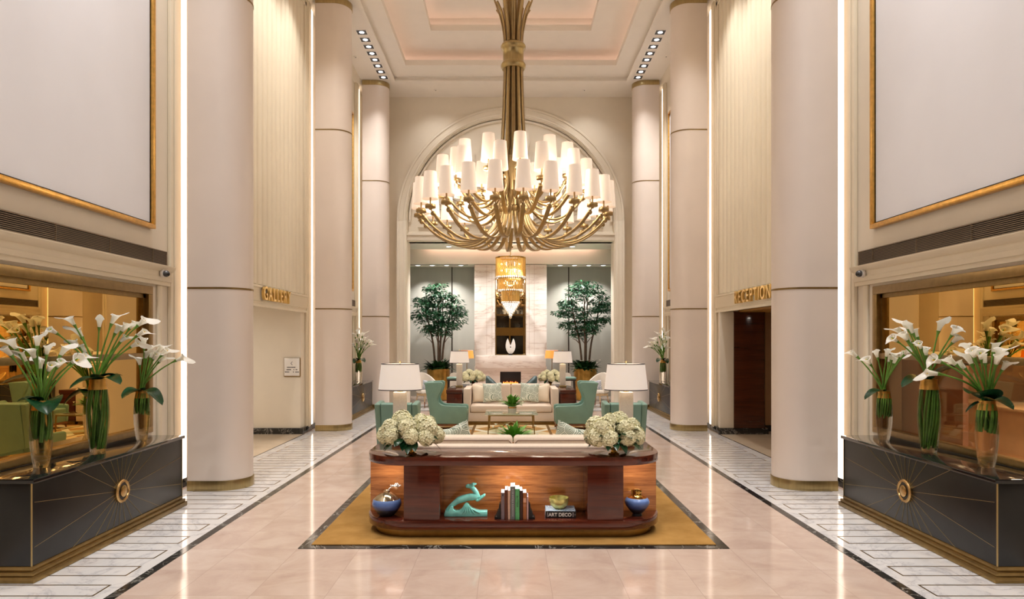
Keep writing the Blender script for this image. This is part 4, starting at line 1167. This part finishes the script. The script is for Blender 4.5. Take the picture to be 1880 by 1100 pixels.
# ============================================================ CREDENZAS
def credenza(lab,loc,s):
    """local: wall side at x=0, front towards -s*x... built for side s, length along y"""
    t=thing('credenza',lab,'credenza',loc)
    L=1.28; D=.50
    X=lambda d:-s*d          # d = distance from the wall
    m=MB(); m.box(X(0),X(D+.03),-L-.02,L+.02,.812,.85,.004); m.build('top',M['charcoaltop'],t)
    m=MB(); m.box(X(.01),X(D),-L,L,.125,.812,.003); b=m.build('body',M['charcoal'],t)
    m=MB(); m.box(X(.005),X(D+.045),-L-.045,L+.045,.0,.05,.004); m.box(X(.005),X(D+.03),-L-.03,L+.03,.05,.085,.006); m.box(X(.005),X(D+.006),-L-.006,L+.006,.085,.125,.004); m.build('plinth',M['darkbrass'],t)
    m=MB()
    for e in (-L,L): m.box(X(D-.006),X(D+.004),e-.004,e+.004,.125,.812)
    fx0,fx1=X(D-.001),X(D+.0025)
    cz=.465
    for i in range(22):
        a=2*PI*(i+.35)/22+.05*math.sin(i*7)
        c,sn=math.cos(a),math.sin(a)
        k=min((L-.03)/abs(c) if abs(c)>1e-3 else 9,((.812-cz) if sn>0 else (cz-.125))/abs(sn) if abs(sn)>1e-3 else 9)
        p=(-sn*.0016,c*.0016)
        pts=[(c*.1+p[0],cz+sn*.1+p[1]),(c*k+p[0],cz+sn*k+p[1]),(c*k-p[0],cz+sn*k-p[1]),(c*.1-p[0],cz+sn*.1-p[1])]
        m.prism(pts,'x',fx0,fx1)
    m.build('brass_inlay',M['brass'],b,smooth=0)
    m=MB()
    R=Matrix.Translation((X(D),0,cz))@Matrix.Rotation(-s*PI/2,4,'Y')
    m.xf=R; m.lathe([(.118,0),(.118,.022),(.108,.032),(.092,.032),(.086,.022)],seg=40,capt=False); h=m.build('handle',M['handle'],t)
    m=MB(); m.xf=R; m.lathe([(.0,.016),(.086,.016),(.086,.02)],seg=40); m.build('handle_recess',M['black'],h)
    m=MB(); m.xf=R; m.lathe([(.058,.012),(.058,.034),(.05,.038),(.0,.038)],seg=40); m.build('handle_disc',M['handle'],h)
    return t
M['handle']=plain('rose_brass',srgb(196,162,108),.25,1,var=.1,scale=30)
n_=NT('black_glass_top'); n_.set(Base_Color=(.012,.012,.012,1),Roughness=.06,Coat_Weight=.5); M['charcoaltop']=n_.mat
for s,nm in ((-1,'left'),(1,'right')):
    credenza('black credenza with brass sunburst inlay by the near %s window'%nm,(s*4.488,6.86,.005),s)
    credenza('black credenza with brass sunburst inlay by the far %s window'%nm,(s*4.488,18.15,.005),s)

# ============================================================ CALLA LILY VASES
def calla_mesh(name,k):
    """flower along +z, throat opening at top, tip leaning to +x"""
    m=MB(); NR,NS=9,14; vs=[]; fs=[]
    rnd=random.Random(k)
    open_=(.034,.040,.030)[k%3]
    for i in range(NR+1):
        t=i/NR
        for j in range(NS+1):
            a=-PI+2*PI*j/NS*.985
            tip=math.cos(a/1.0)
            r=.007+.021*t**.75+ (open_-.029)*t**3*1.7
            z=.13*t*(1+.18*max(0,tip)**2*t)
            flare=t**5
            r2=r*(1+.5*flare*max(0,tip)) + .012*flare
            z2=z-.016*flare*(1-max(0,tip))
            cx=.018*t*t
            curl=t**9; vs.append((cx+r2*math.cos(a)+.014*flare*max(0,tip)**4, r2*math.sin(a)*(1-.1*flare), z2+.016*flare*max(0,tip)**5-.013*curl*(1-.6*max(0,tip))+.004*flare*math.sin(3*a+k)))
    for i in range(NR):
        for j in range(NS):
            b=i*(NS+1)+j; fs.append((b,b+1,b+NS+2,b+NS+1))
    m.mat=0; m.add(vs,fs)
    m.mat=1; m.tube([(0,0,.02),(.008,0,.06),(.012,0,.098)],[.006,.006,.003],8)
    m.mat=2; m.lathe([(.0065,-.03),(.008,-.01),(.012,.012),(.0165,.03)],seg=12,capb=False,capt=False)
    return m.mesh(name,[M['petal'],M['spadix'],M['leaf']],70,recalc=False)
CALLA=[calla_mesh('calla_lily_%d'%k,k) for k in range(3)]
def bigleaf(name,parent,base,direction,length,width,curl=.25,mat=None):
    m=MB(); d=Vector(direction).normalized(); side=d.cross(Vector((0,0,1))); side=side.normalized() if side.length>1e-4 else Vector((1,0,0)); up=side.cross(d)
    NR,NS=12,8; vs=[];fs=[]
    for i in range(NR+1):
        t=i/NR; w=width*max(0,math.sin(PI*t**.62))**.5*(1 if t<1 else 0)
        c=Vector(base)+d*(length*t)+up*(-curl*length*t*t+.06*length*math.sin(PI*t))
        for j in range(NS+1):
            u=-1+2*j/NS
            vs.append(c+side*(w*u)+up*(abs(u)**1.6*w*.38-.02*w*math.cos(u*14)))
    for i in range(NR):
        for j in range(NS):
            b=i*(NS+1)+j; fs.append((b,b+1,b+NS+2,b+NS+1))
    m.add(vs,fs); return m.build(name,mat or M['dleaf'],parent,smooth=70,recalc=False)
def calla_vase(lab,s,Yv,H,Wd,tips,leaves,seed,stemfill,group=None,zbase=.8552,xv=4.27):
    rnd=random.Random(seed); loc=Vector((s*xv,Yv,zbase)); t=thing('flower_vase',lab,'vase of flowers',loc,0,group)
    r=Wd/2
    outer=[(r*.60,0),(r*.66,.004),(r*.80,H*.14),(r*.95,H*.34),(r,H*.50),(r*.95,H*.68),(r*.82,H*.84),(r*.70,H*.95),(r*.70,H)]
    inner=[(q-.006,max(zz,.022)) for q,zz in outer[::-1]]
    m=MB(); m.lathe(outer,seg=36); m.build('glass_vase',M['water'],t,smooth=60)
    m=MB(); m.lathe([(r*.835,H*.86),(r*.725,H*.955),(r*.72,H+.002)],seg=36,capb=False,capt=False); m.build('gold_band',M['gold'],t,smooth=60)
    # stems
    ms=MB(); neck=Vector((0,0,H*.98))
    for i,(px,py) in enumerate(tips):
        Y=Yv+rnd.uniform(-.16,.10)
        lim=4.37*F/abs(px-VPX)
        Y=min(Y,lim)
        tip=P(px,py,Y)-loc
        if abs(tip.x+loc.x)>4.40: tip.x=s*4.40-loc.x
        if s*(tip.x+loc.x)>4.2: tip.x-=s*.0
        a=rnd.uniform(0,2*PI); q=rnd.uniform(.1,.50)*r
        start=Vector((q*math.cos(a)*1.2,q*math.sin(a)*1.2,.03+ (0 if stemfill>.9 else H*(1-stemfill))+rnd.uniform(0,.05)))
        mid=Vector((-q*.6*math.cos(a+.5),-q*.6*math.sin(a+.5),H*.97))
        dv=tip-mid; horiz=Vector((dv.x,dv.y,0))
        c1=mid+Vector((0,0,.38*dv.length))+horiz*.22
        # bezier mid->tip
        pts=[start, start.lerp(mid,.5)+Vector((rnd.uniform(-.02,.02)*r*4,rnd.uniform(-.02,.02)*r*4,0))]
        arc=[]
        for k in range(11):
            u=k/10; arc.append(mid*(1-u)**2+c1*2*u*(1-u)+tip*u*u)
        path=bez([start,pts[1],mid],5)[:-1]+arc
        ms.tube(path,[.0085]*(len(path)-4)+[.0075,.007,.0065,.006],7)
        tan=(arc[-1]-arc[-2]).normalized()
        fl=bpy.data.objects.new('calla_lily',CALLA[(i+seed)%3]); COL.objects.link(fl); fl.parent=t
        base=tip-tan*.10
        # orient +z along tan with lip (+x) turned outwards/down
        down=Vector((horiz.x,horiz.y,-.25*horiz.length-.02)); xax=(down-tan*down.dot(tan))
        if xax.length<1e-3: xax=Vector((1,0,0))
        xax.normalize(); yax=tan.cross(xax)
        ax=Matrix((xax,yax,tan)).transposed()
        ax=ax@Matrix.Rotation(rnd.uniform(-.9,.9),3,'Z')
        fl.matrix_local=Matrix.Translation(base)@ax.to_4x4()@Matrix.Scale(rnd.uniform(1.03,1.25)*(1 if Yv<10 else 1.25),4)
    zb=.03 if stemfill>.9 else H*(1-stemfill)
    for i in range(16):
        a=2*PI*i/16+rnd.uniform(-.15,.15); tw=.9 if stemfill>.9 else .35
        r0=r*(.52 if stemfill>.9 else .62); r1=r*.80
        z0=zb+rnd.uniform(0,.05); zm=(z0+H)/2
        ms.tube(bez([(r0*math.cos(a),r0*math.sin(a),z0),(r1*math.cos(a+tw*.5),r1*math.sin(a+tw*.5),zm),(r*.58*math.cos(a+tw),r*.58*math.sin(a+tw),H*1.0)],5),.0095,7)
    ms.build('stems',M['leaf'],t,smooth=60)
    for (d,L,w,c) in leaves: bigleaf('leaf',t,neck+Vector((0,0,.0)),d,L*1.25,w*1.45,c)
    return t
calla_vase('medium glass vase of calla lilies nearest the camera on the left credenza',-1,6.10,.60,.185,
 [(20,628),(9,641),(68,621),(60,644),(87,637),(118,640),(73,665),(93,670),(112,662),(142,659),(154,653),(40,652)],
 [((.60,-.62,.05),.20,.105,.45),((-.3,-.5,.35),.14,.05,.5)],1,.62)
calla_vase('tallest glass vase of calla lilies, middle of the three on the left credenza',-1,6.94,.745,.215,
 [(90,604),(142,608),(127,585),(183,588),(209,583),(217,601),(230,598),(246,593),(263,589),(262,609),(230,618),(252,630),(151,637),(134,627)],
 [((.75,-.35,.25),.26,.08,.4),((-.4,-.6,.15),.20,.06,.5),((.5,.2,.5),.16,.05,.6)],2,1.0)
calla_vase('smallest glass vase of calla lilies, beside the front column on the left credenza',-1,7.77,.56,.175,
 [(265,625),(275,637),(294,638),(304,644),(256,659),(279,647),(300,656),(334,657),(270,647),(286,650)],
 [((-.35,-.65,.1),.18,.09,.4),((.75,-.2,.05),.22,.08,.6)],3,.50)
calla_vase('medium glass vase of calla lilies nearest the camera on the right credenza',1,6.10,.60,.185,
 [(1714,660),(1707,684),(1744,660),(1761,665),(1778,656),(1775,634),(1799,647),(1807,653),(1826,633),(1834,646),(1831,656),(1848,666),(1784,644)],
 [((-.7,-.45,.55),.27,.10,.35),((.2,-.7,.2),.18,.07,.5),((-.8,-.1,-.1),.18,.02,.3)],4,.50)
calla_vase('tallest glass vase of calla lilies, middle of the three on the right credenza',1,6.94,.745,.215,
 [(1662,593),(1649,605),(1637,620),(1671,601),(1659,615),(1680,608),(1688,630),(1726,596),(1755,605),(1758,620),(1665,618),(1700,640)],
 [((-.75,-.3,.15),.30,.07,.35),((.6,-.4,.55),.36,.08,.3)],5,1.0)
calla_vase('smallest glass vase of calla lilies, beside the front column on the right credenza',1,7.77,.56,.175,
 [(1565,647),(1592,660),(1608,646),(1629,644),(1645,657),(1659,647),(1634,654),(1640,650),(1668,643)],
 [((-.8,-.15,.05),.20,.06,.4)],6,.55)
for s,nm,tips in ((-1,'left',[(652,616),(660,618),(668,622),(655,626),(663,628),(674,630),(682,632),(650,632),(659,634),(656,610),(666,614),(671,626),(678,627),(664,636),(654,638),(670,637)]),
                  (1,'right',[(1222,612),(1214,618),(1205,624),(1198,630),(1216,628),(1225,622),(1208,632),(1192,636),(1220,634),(1218,608),(1210,614),(1203,630),(1198,636),(1212,637),(1222,640),(1206,639)])):
    calla_vase('glass vase of calla lilies on the far credenza beside the far %s column'%nm,s,18.95,.60,.19,tips,[((-s*.6,-.5,.2),.2,.09,.5),((s*.2,-.7,.1),.2,.08,.5)],7+s,.6)
# ============================================================ LOUNGE FURNISHINGS
def planter(lab,loc,seed,rx,rz,zc,lean=0):
    rnd=random.Random(seed); t=thing('potted_tree',lab,'tree',loc)
    m=MB(); m.lathe([(.33,0),(.36,.02),(.385,.5),(.39,1.02),(.385,1.05),(.365,1.05),(.36,.99)],seg=36); m.lathe([(0,.985),(.362,.99)],seg=36); m.build('planter',M['goldpot'],t,smooth=50)
    # trunks and branches
    m=MB(); ends=[]
    for k in range(4):
        a=2*PI*k/4+rnd.uniform(-.3,.3); b=Vector((.10*math.cos(a),.07*math.sin(a),.95))
        e=Vector((rx*.45*math.cos(a),rx*.35*math.sin(a),zc-rz*.35))
        mid=b.lerp(e,.5)+Vector((-.05*math.cos(a),0,.05))
        pts=bez([b,mid,e,e+Vector((.1*math.cos(a),.1*math.sin(a),rz*.7))],5); m.tube(pts,[.042-.03*i/len(pts) for i in range(len(pts))],7)
        for j in range(5):
            p=pts[5+2*j]; a2=a+rnd.uniform(-1.3,1.3); q=p+Vector((rnd.uniform(.2,.45)*rx*math.cos(a2),rnd.uniform(.2,.45)*rx*math.sin(a2),rnd.uniform(.15,.4)*rz))
            m.tube([p,p.lerp(q,.5)+Vector((0,0,.04)),q],[.016,.012,.006],5)
    m.build('trunk',M['trunk'],t)
    m=MB()
    def leafq(p,d,L,W):
        side=d.cross(Vector((0,0,1))); side=side.normalized() if side.length>1e-3 else Vector((1,0,0)); up=side.cross(d)
        m.add([p,p+d*L*.45+side*W+up*.01,p+d*L-up*.012,p+d*L*.45-side*W+up*.01],[(0,1,2),(0,2,3)])
    nC=0
    while nC<135:
        u=Vector((rnd.uniform(-1,1),rnd.uniform(-1,1),rnd.uniform(-1,1)))
        if u.length>1 or u.length<.25: continue
        if u.length<.62 and rnd.random()<.5: continue
        c=Vector((u.x*rx*(1+.12*math.sin(3*u.z+seed)),u.y*rx*.8,zc+u.z*rz)); nC+=1
        cr=rnd.uniform(.14,.25)
        for i in range(36):
            a=rnd.uniform(0,2*PI); r=cr*math.sqrt(rnd.random())
            p=c+Vector((r*math.cos(a),r*math.sin(a),rnd.uniform(-.05,.06)-.15*r))
            d=Vector((math.cos(a)+rnd.uniform(-.5,.5),math.sin(a)+rnd.uniform(-.5,.5),rnd.uniform(-.7,.25))).normalized()
            leafq(p,d,rnd.uniform(.09,.15),rnd.uniform(.022,.034))
    m.build('crown',M['tleaf'],t,smooth=0,recalc=False)
    m=MB()
    for i in range(190):
        a=rnd.uniform(0,2*PI); r=rnd.uniform(.1,.36); e=rnd.uniform(-.25,1.0)
        p=Vector((r*math.cos(a),r*math.sin(a),1.0+rnd.uniform(0,.16)*(1.2-r)))
        d=Vector((math.cos(a)*math.cos(e),math.sin(a)*math.cos(e),math.sin(e)))
        blade(m,p,p+d*rnd.uniform(.22,.36),rnd.uniform(.045,.07),.03,4)
    m.build('underplanting',M['uleaf'],t,smooth=60,recalc=False)
    m=MB()
    for i in range(16):
        a=rnd.uniform(0,2*PI); r=rnd.uniform(.12,.5); p=Vector((r*math.cos(a),r*math.sin(a),1.22+rnd.uniform(0,.14)))
        for k in range(4):
            b=k*PI/2+a; blade(m,p,p+Vector((.05*math.cos(b),.05*math.sin(b),.02)),.02,.0,3)
    m.build('blossoms',M['petal'],t,smooth=60,recalc=False)
M['goldpot']=plain('hammered_gold',srgb(176,138,72),.28,1,var=.3,scale=6)
planter('tall leafy indoor tree in a gold planter left of the fireplace',(-2.41,22.6,.0005),3,.80,.92,3.02)
planter('tall leafy indoor tree in a gold planter right of the fireplace',(2.50,22.6,.0005),8,.86,.98,3.05)
# floor lamps with amber shades
fl=None
for x,lab in ((-1.42,'floor lamp with a glowing amber shade left of the fireplace'),(1.34,'floor lamp with a glowing amber shade right of the fireplace')):
    if fl is None:
        fl=thing('floor_lamp',lab,'lamp',(x,21.9,.0005),0,'floor lamps by the fireplace')
        m=MB(); m.lathe([(.14,0),(.14,.015),(.03,.03),(0,.032)],seg=24); m.build('base',M['darkbrass'],fl)
        m=MB(); m.tube([(0,0,.03),(0,0,1.5)],.011,10); m.build('pole',M['darkbrass'],fl)
        m=MB(); m.lathe([(.23,1.42),(.20,1.68)],seg=36,capb=False,capt=False); m.lathe([(.198,1.68),(.227,1.42)],seg=36,capb=False,capt=False); m.build('lamp_shade',M['oshade'],fl,smooth=60)
        m=MB(); m.lathe([(.201,1.665),(.2015,1.69),(.198,1.69)],seg=36,capb=False,capt=False); m.build('shade_trim',M['white'],fl)
        m=MB(); m.ball((0,0,1.53),.03,10,8); m.build('bulb',M['bulb'],fl)
    else: dup(fl,lab,(x,21.9,.0005))
# white oak framed tub chairs
def tub_chair(lab,loc,rz,cushion=True):
    t=thing('tub_chair',lab,'armchair',loc,rz)
    m=MB(); rings=[]
    for i in range(25):
        a=-PI*.62+PI*1.24*i/24   # opening to +x... back at -x
        h=.74+.28*max(0,math.cos(a))**1.2
        ca,sa=-math.cos(a),math.sin(a)
        def p(r,z): return Vector((ca*r,sa*r,z))
        rings.append([p(.30,.44),p(.325,.44),p(.345,h-.03),p(.335,h),p(.305,h),p(.29,h-.03)])
    m.loft(rings); m.build('backrest',M['ivory'],t,smooth=60)
    m=MB(); m.lathe([(.26,.40),(.29,.41),(.295,.46),(.27,.485),(0,.49)],seg=28); m.build('seat',M['ivory'],t,smooth=60)
    m=MB(); m.lathe([(.30,.34),(.315,.35),(.315,.40),(.29,.405)],seg=28); m.build('seat_rail',M['lwood'],t)
    for a in (PI/4,3*PI/4,5*PI/4,7*PI/4):
        m=MB(); m.tube([(.28*math.cos(a),.28*math.sin(a),.42),(.33*math.cos(a),.33*math.sin(a),.16)],[.02,.017],8); 
        lg=m.build('leg',M['lwood'],t)
        m=MB(); m.tube([(.33*math.cos(a),.33*math.sin(a),.16),(.355*math.cos(a),.355*math.sin(a),0)],[.017,.011],8); m.build('leg_tip',M['walnut'],lg)
    return t
M['ivory']=plain('ivory_upholstery',srgb(224,214,200),.6,var=.03)
tub_chair('pale oak tub chair with a blue print cushion behind the far left wing chair',(-2.52,20.35,.0055),PI*.62-PI*.9)
tub_chair('pale oak tub chair with a blue print cushion behind the far right wing chair',(2.62,20.35,.0055),PI-(PI*.62-PI*.9))
for s in (-1,1):
    pillow('b',(s*2.52+.04,20.22,.66),(-.15,0,s*.5),'blue and white print cushion on the %s pale oak tub chair'%('left' if s<0 else 'right'))
tub_chair('white rounded chair behind the left bouquet on the far console',(-1.52,20.6,.0055),PI*.3)
tub_chair('white rounded chair behind the right bouquet on the far console',(1.50,20.6,.0055),PI*.7)
# dark stools with teal pads
def stool(lab,loc):
    t=thing('stool',lab,'stool',loc)
    m=MB(); m.box(-.22,.22,-.2,.2,.86,.925,.025,3); m.build('seat_pad',M['teal'],t)
    m=MB(); m.box(-.21,.21,-.19,.19,.82,.86,.004); m.build('seat_frame',M['ebony'],t)
    for sx in (-1,1):
        for sy in (-1,1):
            m=MB(); m.tube([(sx*.17,sy*.15,.83),(sx*.22,sy*.2,0)],[.022,.014],8); m.build('leg',M['ebony'],t)
    m=MB()
    for sx in (-1,1): m.tube([(sx*.195,-.178,.4),(sx*.195,.178,.4)],.01,6)
    m.tube([(-.195,0,.4),(.195,0,.4)],.01,6); m.build('stretcher',M['ebony'],t)
stool('dark stool with a teal pad behind the left lamp of the far console',(-1.64,19.75,.0055))
stool('dark stool with a teal pad behind the right lamp of the far console',(1.68,19.75,.0055))
# small dark tub chairs before the firebox
def club(lab,loc,rz):
    t=thing('club_chair',lab,'armchair',loc,rz)
    m=MB(); rings=[]
    for i in range(21):
        a=-PI*.55+PI*1.1*i/20
        h=.66+.27*max(0,math.cos(a))
        ca,sa=-math.cos(a),math.sin(a)
        def p(r,z): return Vector((ca*r,sa*r,z))
        rings.append([p(.24,.2),p(.33,.2),p(.36,h-.05),p(.33,h),p(.27,h),p(.24,h-.05)])
    m.loft(rings); m.build('shell',M['dteal'],t,smooth=60)
    m=MB(); m.lathe([(.0,.2),(.25,.2),(.26,.42),(.23,.45),(0,.455)],seg=24); m.build('seat',M['dteal'],t)
    for a in (PI/4,3*PI/4,5*PI/4,7*PI/4):
        m=MB(); m.tube([(.22*math.cos(a),.22*math.sin(a),.22),(.25*math.cos(a),.25*math.sin(a),0)],[.02,.012],8); m.build('leg',M['ebony'],t)
club('dark teal club chair left of the firebox, turned to the right',(-.40,20.3,.0055),0)
club('dark teal club chair right of the firebox, turned to the left',(.44,20.3,.0055),PI)
# mantel sculpture
t=thing('sculpture','white notched oval sculpture on a black foot on the fireplace mantel','sculpture',(.0,23.16,1.4905))
m=MB(); m.box(-.07,.07,-.05,.05,0,.05,.004); m.build('foot',M['black'],t)
outl=[(0,.045),(.05,.055),(.10,.10),(.145,.18),(.168,.27),(.168,.36),(.152,.45),(.125,.53),(.095,.575),(.07,.52),(.03,.40),(.0,.33)]
left=[(-x,z) for x,z in outl[::-1]][1:-1]
m=MB(); m.prism(outl+left,'y',-.03,.03,.006); m.build('body',M['white'],t,smooth=40)
m=MB(); m.tube([(0,-.034,.28),(0,.034,.28)],.022,16); m.build('eyelet',M['black'],t)
# things on the far console
def slab(name,lab,cat,loc,dx,dy,dz,mat,mat2=None):
    t=thing(name,lab,cat,loc)
    m=MB(); m.box(-dx,dx,-dy,dy,0,dz*.14); m.box(-dx,dx,-dy,dy,dz*.86,dz); m.box(-dx,dx,dy-.004,dy,0,dz); m.build('cover',mat,t,smooth=0)
    m=MB(); m.box(-dx+.006,dx-.006,-dy+.004,dy-.004,dz*.14,dz*.86); m.build('pages',M['paper'],t,smooth=0)
for s in (-1,1):
    nm='left' if s<0 else 'right'
    slab('book','black book at the bottom of the pair on the far console, %s side'%nm,'book',(s*1.20,17.15,.8335),.14,.11,.04,M['black'])
    slab('book','cream book on top of the black one on the far console, %s side'%nm,'book',(s*1.18,17.15,.874),.10,.09,.03,M['ivory'])
# ============================================================ LIGHTS, CAMERA
def light(name,typ,loc,energy,color=(1,.9,.78),size=.1,rot=(0,0,0),**kw):
    d=bpy.data.lights.new(name,typ); d.energy=energy*K; d.color=color
    for k,v in kw.items(): setattr(d,k,v)
    if typ in ('POINT','SPOT'): d.shadow_soft_size=size
    o=bpy.data.objects.new(name,d); COL.objects.link(o); o.location=loc; o.rotation_euler=rot; return o
def aim(loc,to):
    return (Vector(to)-Vector(loc)).to_track_quat('-Z','Y').to_euler()
W=(1,.965,.935); WW=(1,.90,.78)
K=.70
# soffit downlights: grazing the columns, paintings and floor (both ends of the hall)
for s in (-1,1):
    for y in (17.0,18.2,18.8,5.2,6.4,7.6):
        l=(s*3.66,y,CZ-.04)
        light('downlight_beam','SPOT',l,620 if 16<y<18.5 else (380 if y>18.5 else 400),W,.08,aim(l,(s*3.3,y,0)),spot_size=math.radians(95),spot_blend=.9)
    for y in (11.0,12.2,13.4):
        l=(s*3.66,y,CZ-.04)
        light('downlight_beam','SPOT',l,430,W,.08,aim(l,(s*3.3,y,0)),spot_size=math.radians(100),spot_blend=.9)
    for y in (-1.5,.5,2.5):
        l=(s*3.0,y,CZ-.04)
        light('downlight_beam','SPOT',l,480,W,.1,aim(l,(s*1.5,y+2.5,0)),spot_size=math.radians(110),spot_blend=.9)
    # painting washers
    for y in (5.8,7.6,17.5):
        l=(s*3.1,y,CZ-.05)
        light('picture_light','SPOT',l,520,(.96,.96,1),.08,aim(l,(s*4.5,y,5.6)),spot_size=math.radians(60),spot_blend=.8)
for s in (-1,1):
    for y in (6.0,6.9,7.8):
        l=(s*3.4,y-.6,CZ-.05)
        light('flower_spot','SPOT',l,330,(1,.96,.92),.06,aim(l,(s*4.25,y,1.9)),spot_size=math.radians(16),spot_blend=.7)
# chandelier glow
for a in range(6):
    light('chandelier_glow','POINT',(1.2*math.cos(a*PI/3),12.2+1.2*math.sin(a*PI/3),4.75),70,WW,.25)
for x in (-2.26,2.30,0.6,-.6):  # added spots to brighten the arch wall, no fixtures modelled for them
    l=(x,19.3 if abs(x)<1 else 19.8,CZ-.05); light('downlight_beam','SPOT',l,95,W,.08,aim(l,(x,21.0,6.2)),spot_size=math.radians(100),spot_blend=.9)
light('crystal_glow','POINT',(0,21.7,4.2),60,WW,.2)
# lounge
for x in (-3.0,-2.1,2.1,3.0):
    l=(x,23.5,4.58); light('lounge_beam','SPOT',l,420,W,.05,aim(l,(x,23.9,0)),spot_size=math.radians(100),spot_blend=.9)
for x in (-2.0,0,2.0):
    l=(x,22.2,LZ-.1); light('lounge_beam','SPOT',l,760,W,.06,aim(l,(x,22.3,0)),spot_size=math.radians(130),spot_blend=.9)
# corridors
light('corridor_light','AREA',(-6.5,12.2,2.85),70,W,rot=(0,0,0),size=1.6)
light('corridor_light','AREA',(6.6,12.5,2.55),10,WW,rot=(0,0,0),size=.8)
light('reception_light','AREA',(5.7,7.0,2.8),130,WW,rot=(0,0,0),size=1.2)
# console niches: strip lights under the top slab
light('niche_light','AREA',(0,6.85,.735),7.5,(1,.93,.85),size=1.4,rot=(0.25,0,0),shape='RECTANGLE',size_y=.03)
for s in (-1,1): light('niche_light','AREA',(s*1.27,6.95,.735),3.2,(1,.9,.8),size=.3,rot=(.25,0,0),shape='RECTANGLE',size_y=.03)
# table lamps
for x,y in LAMPS: light('lamp_bulb','POINT',(x,y,1.58),7,WW,.05)

w=bpy.data.worlds.new('night'); SC.world=w; w.use_nodes=True
w.node_tree.nodes['Background'].inputs[0].default_value=(1,.9,.8,1); w.node_tree.nodes['Background'].inputs[1].default_value=.05
cd=bpy.data.cameras.new('camera'); cam=bpy.data.objects.new('camera',cd); COL.objects.link(cam)
cd.sensor_fit='HORIZONTAL'; cd.sensor_width=36; cd.lens=36*F/1880
cd.shift_x=(940-VPX)/1880; cd.shift_y=(VPY-550)/1880
cam.location=(CAMX,0,EYE); cam.rotation_euler=(PI/2,0,0); cd.clip_start=.05; cd.clip_end=100
SC.camera=cam
vs=SC.view_settings; vs.view_transform='Standard'; vs.look='None'; vs.exposure=0.0; vs.gamma=1; vs.use_curve_mapping=False
try:
    SC.cycles.max_bounces=10; SC.cycles.diffuse_bounces=5; SC.cycles.transparent_max_bounces=24; SC.cycles.sample_clamp_indirect=6
    SC.cycles.caustics_refractive=False; SC.cycles.caustics_reflective=False
except Exception: pass
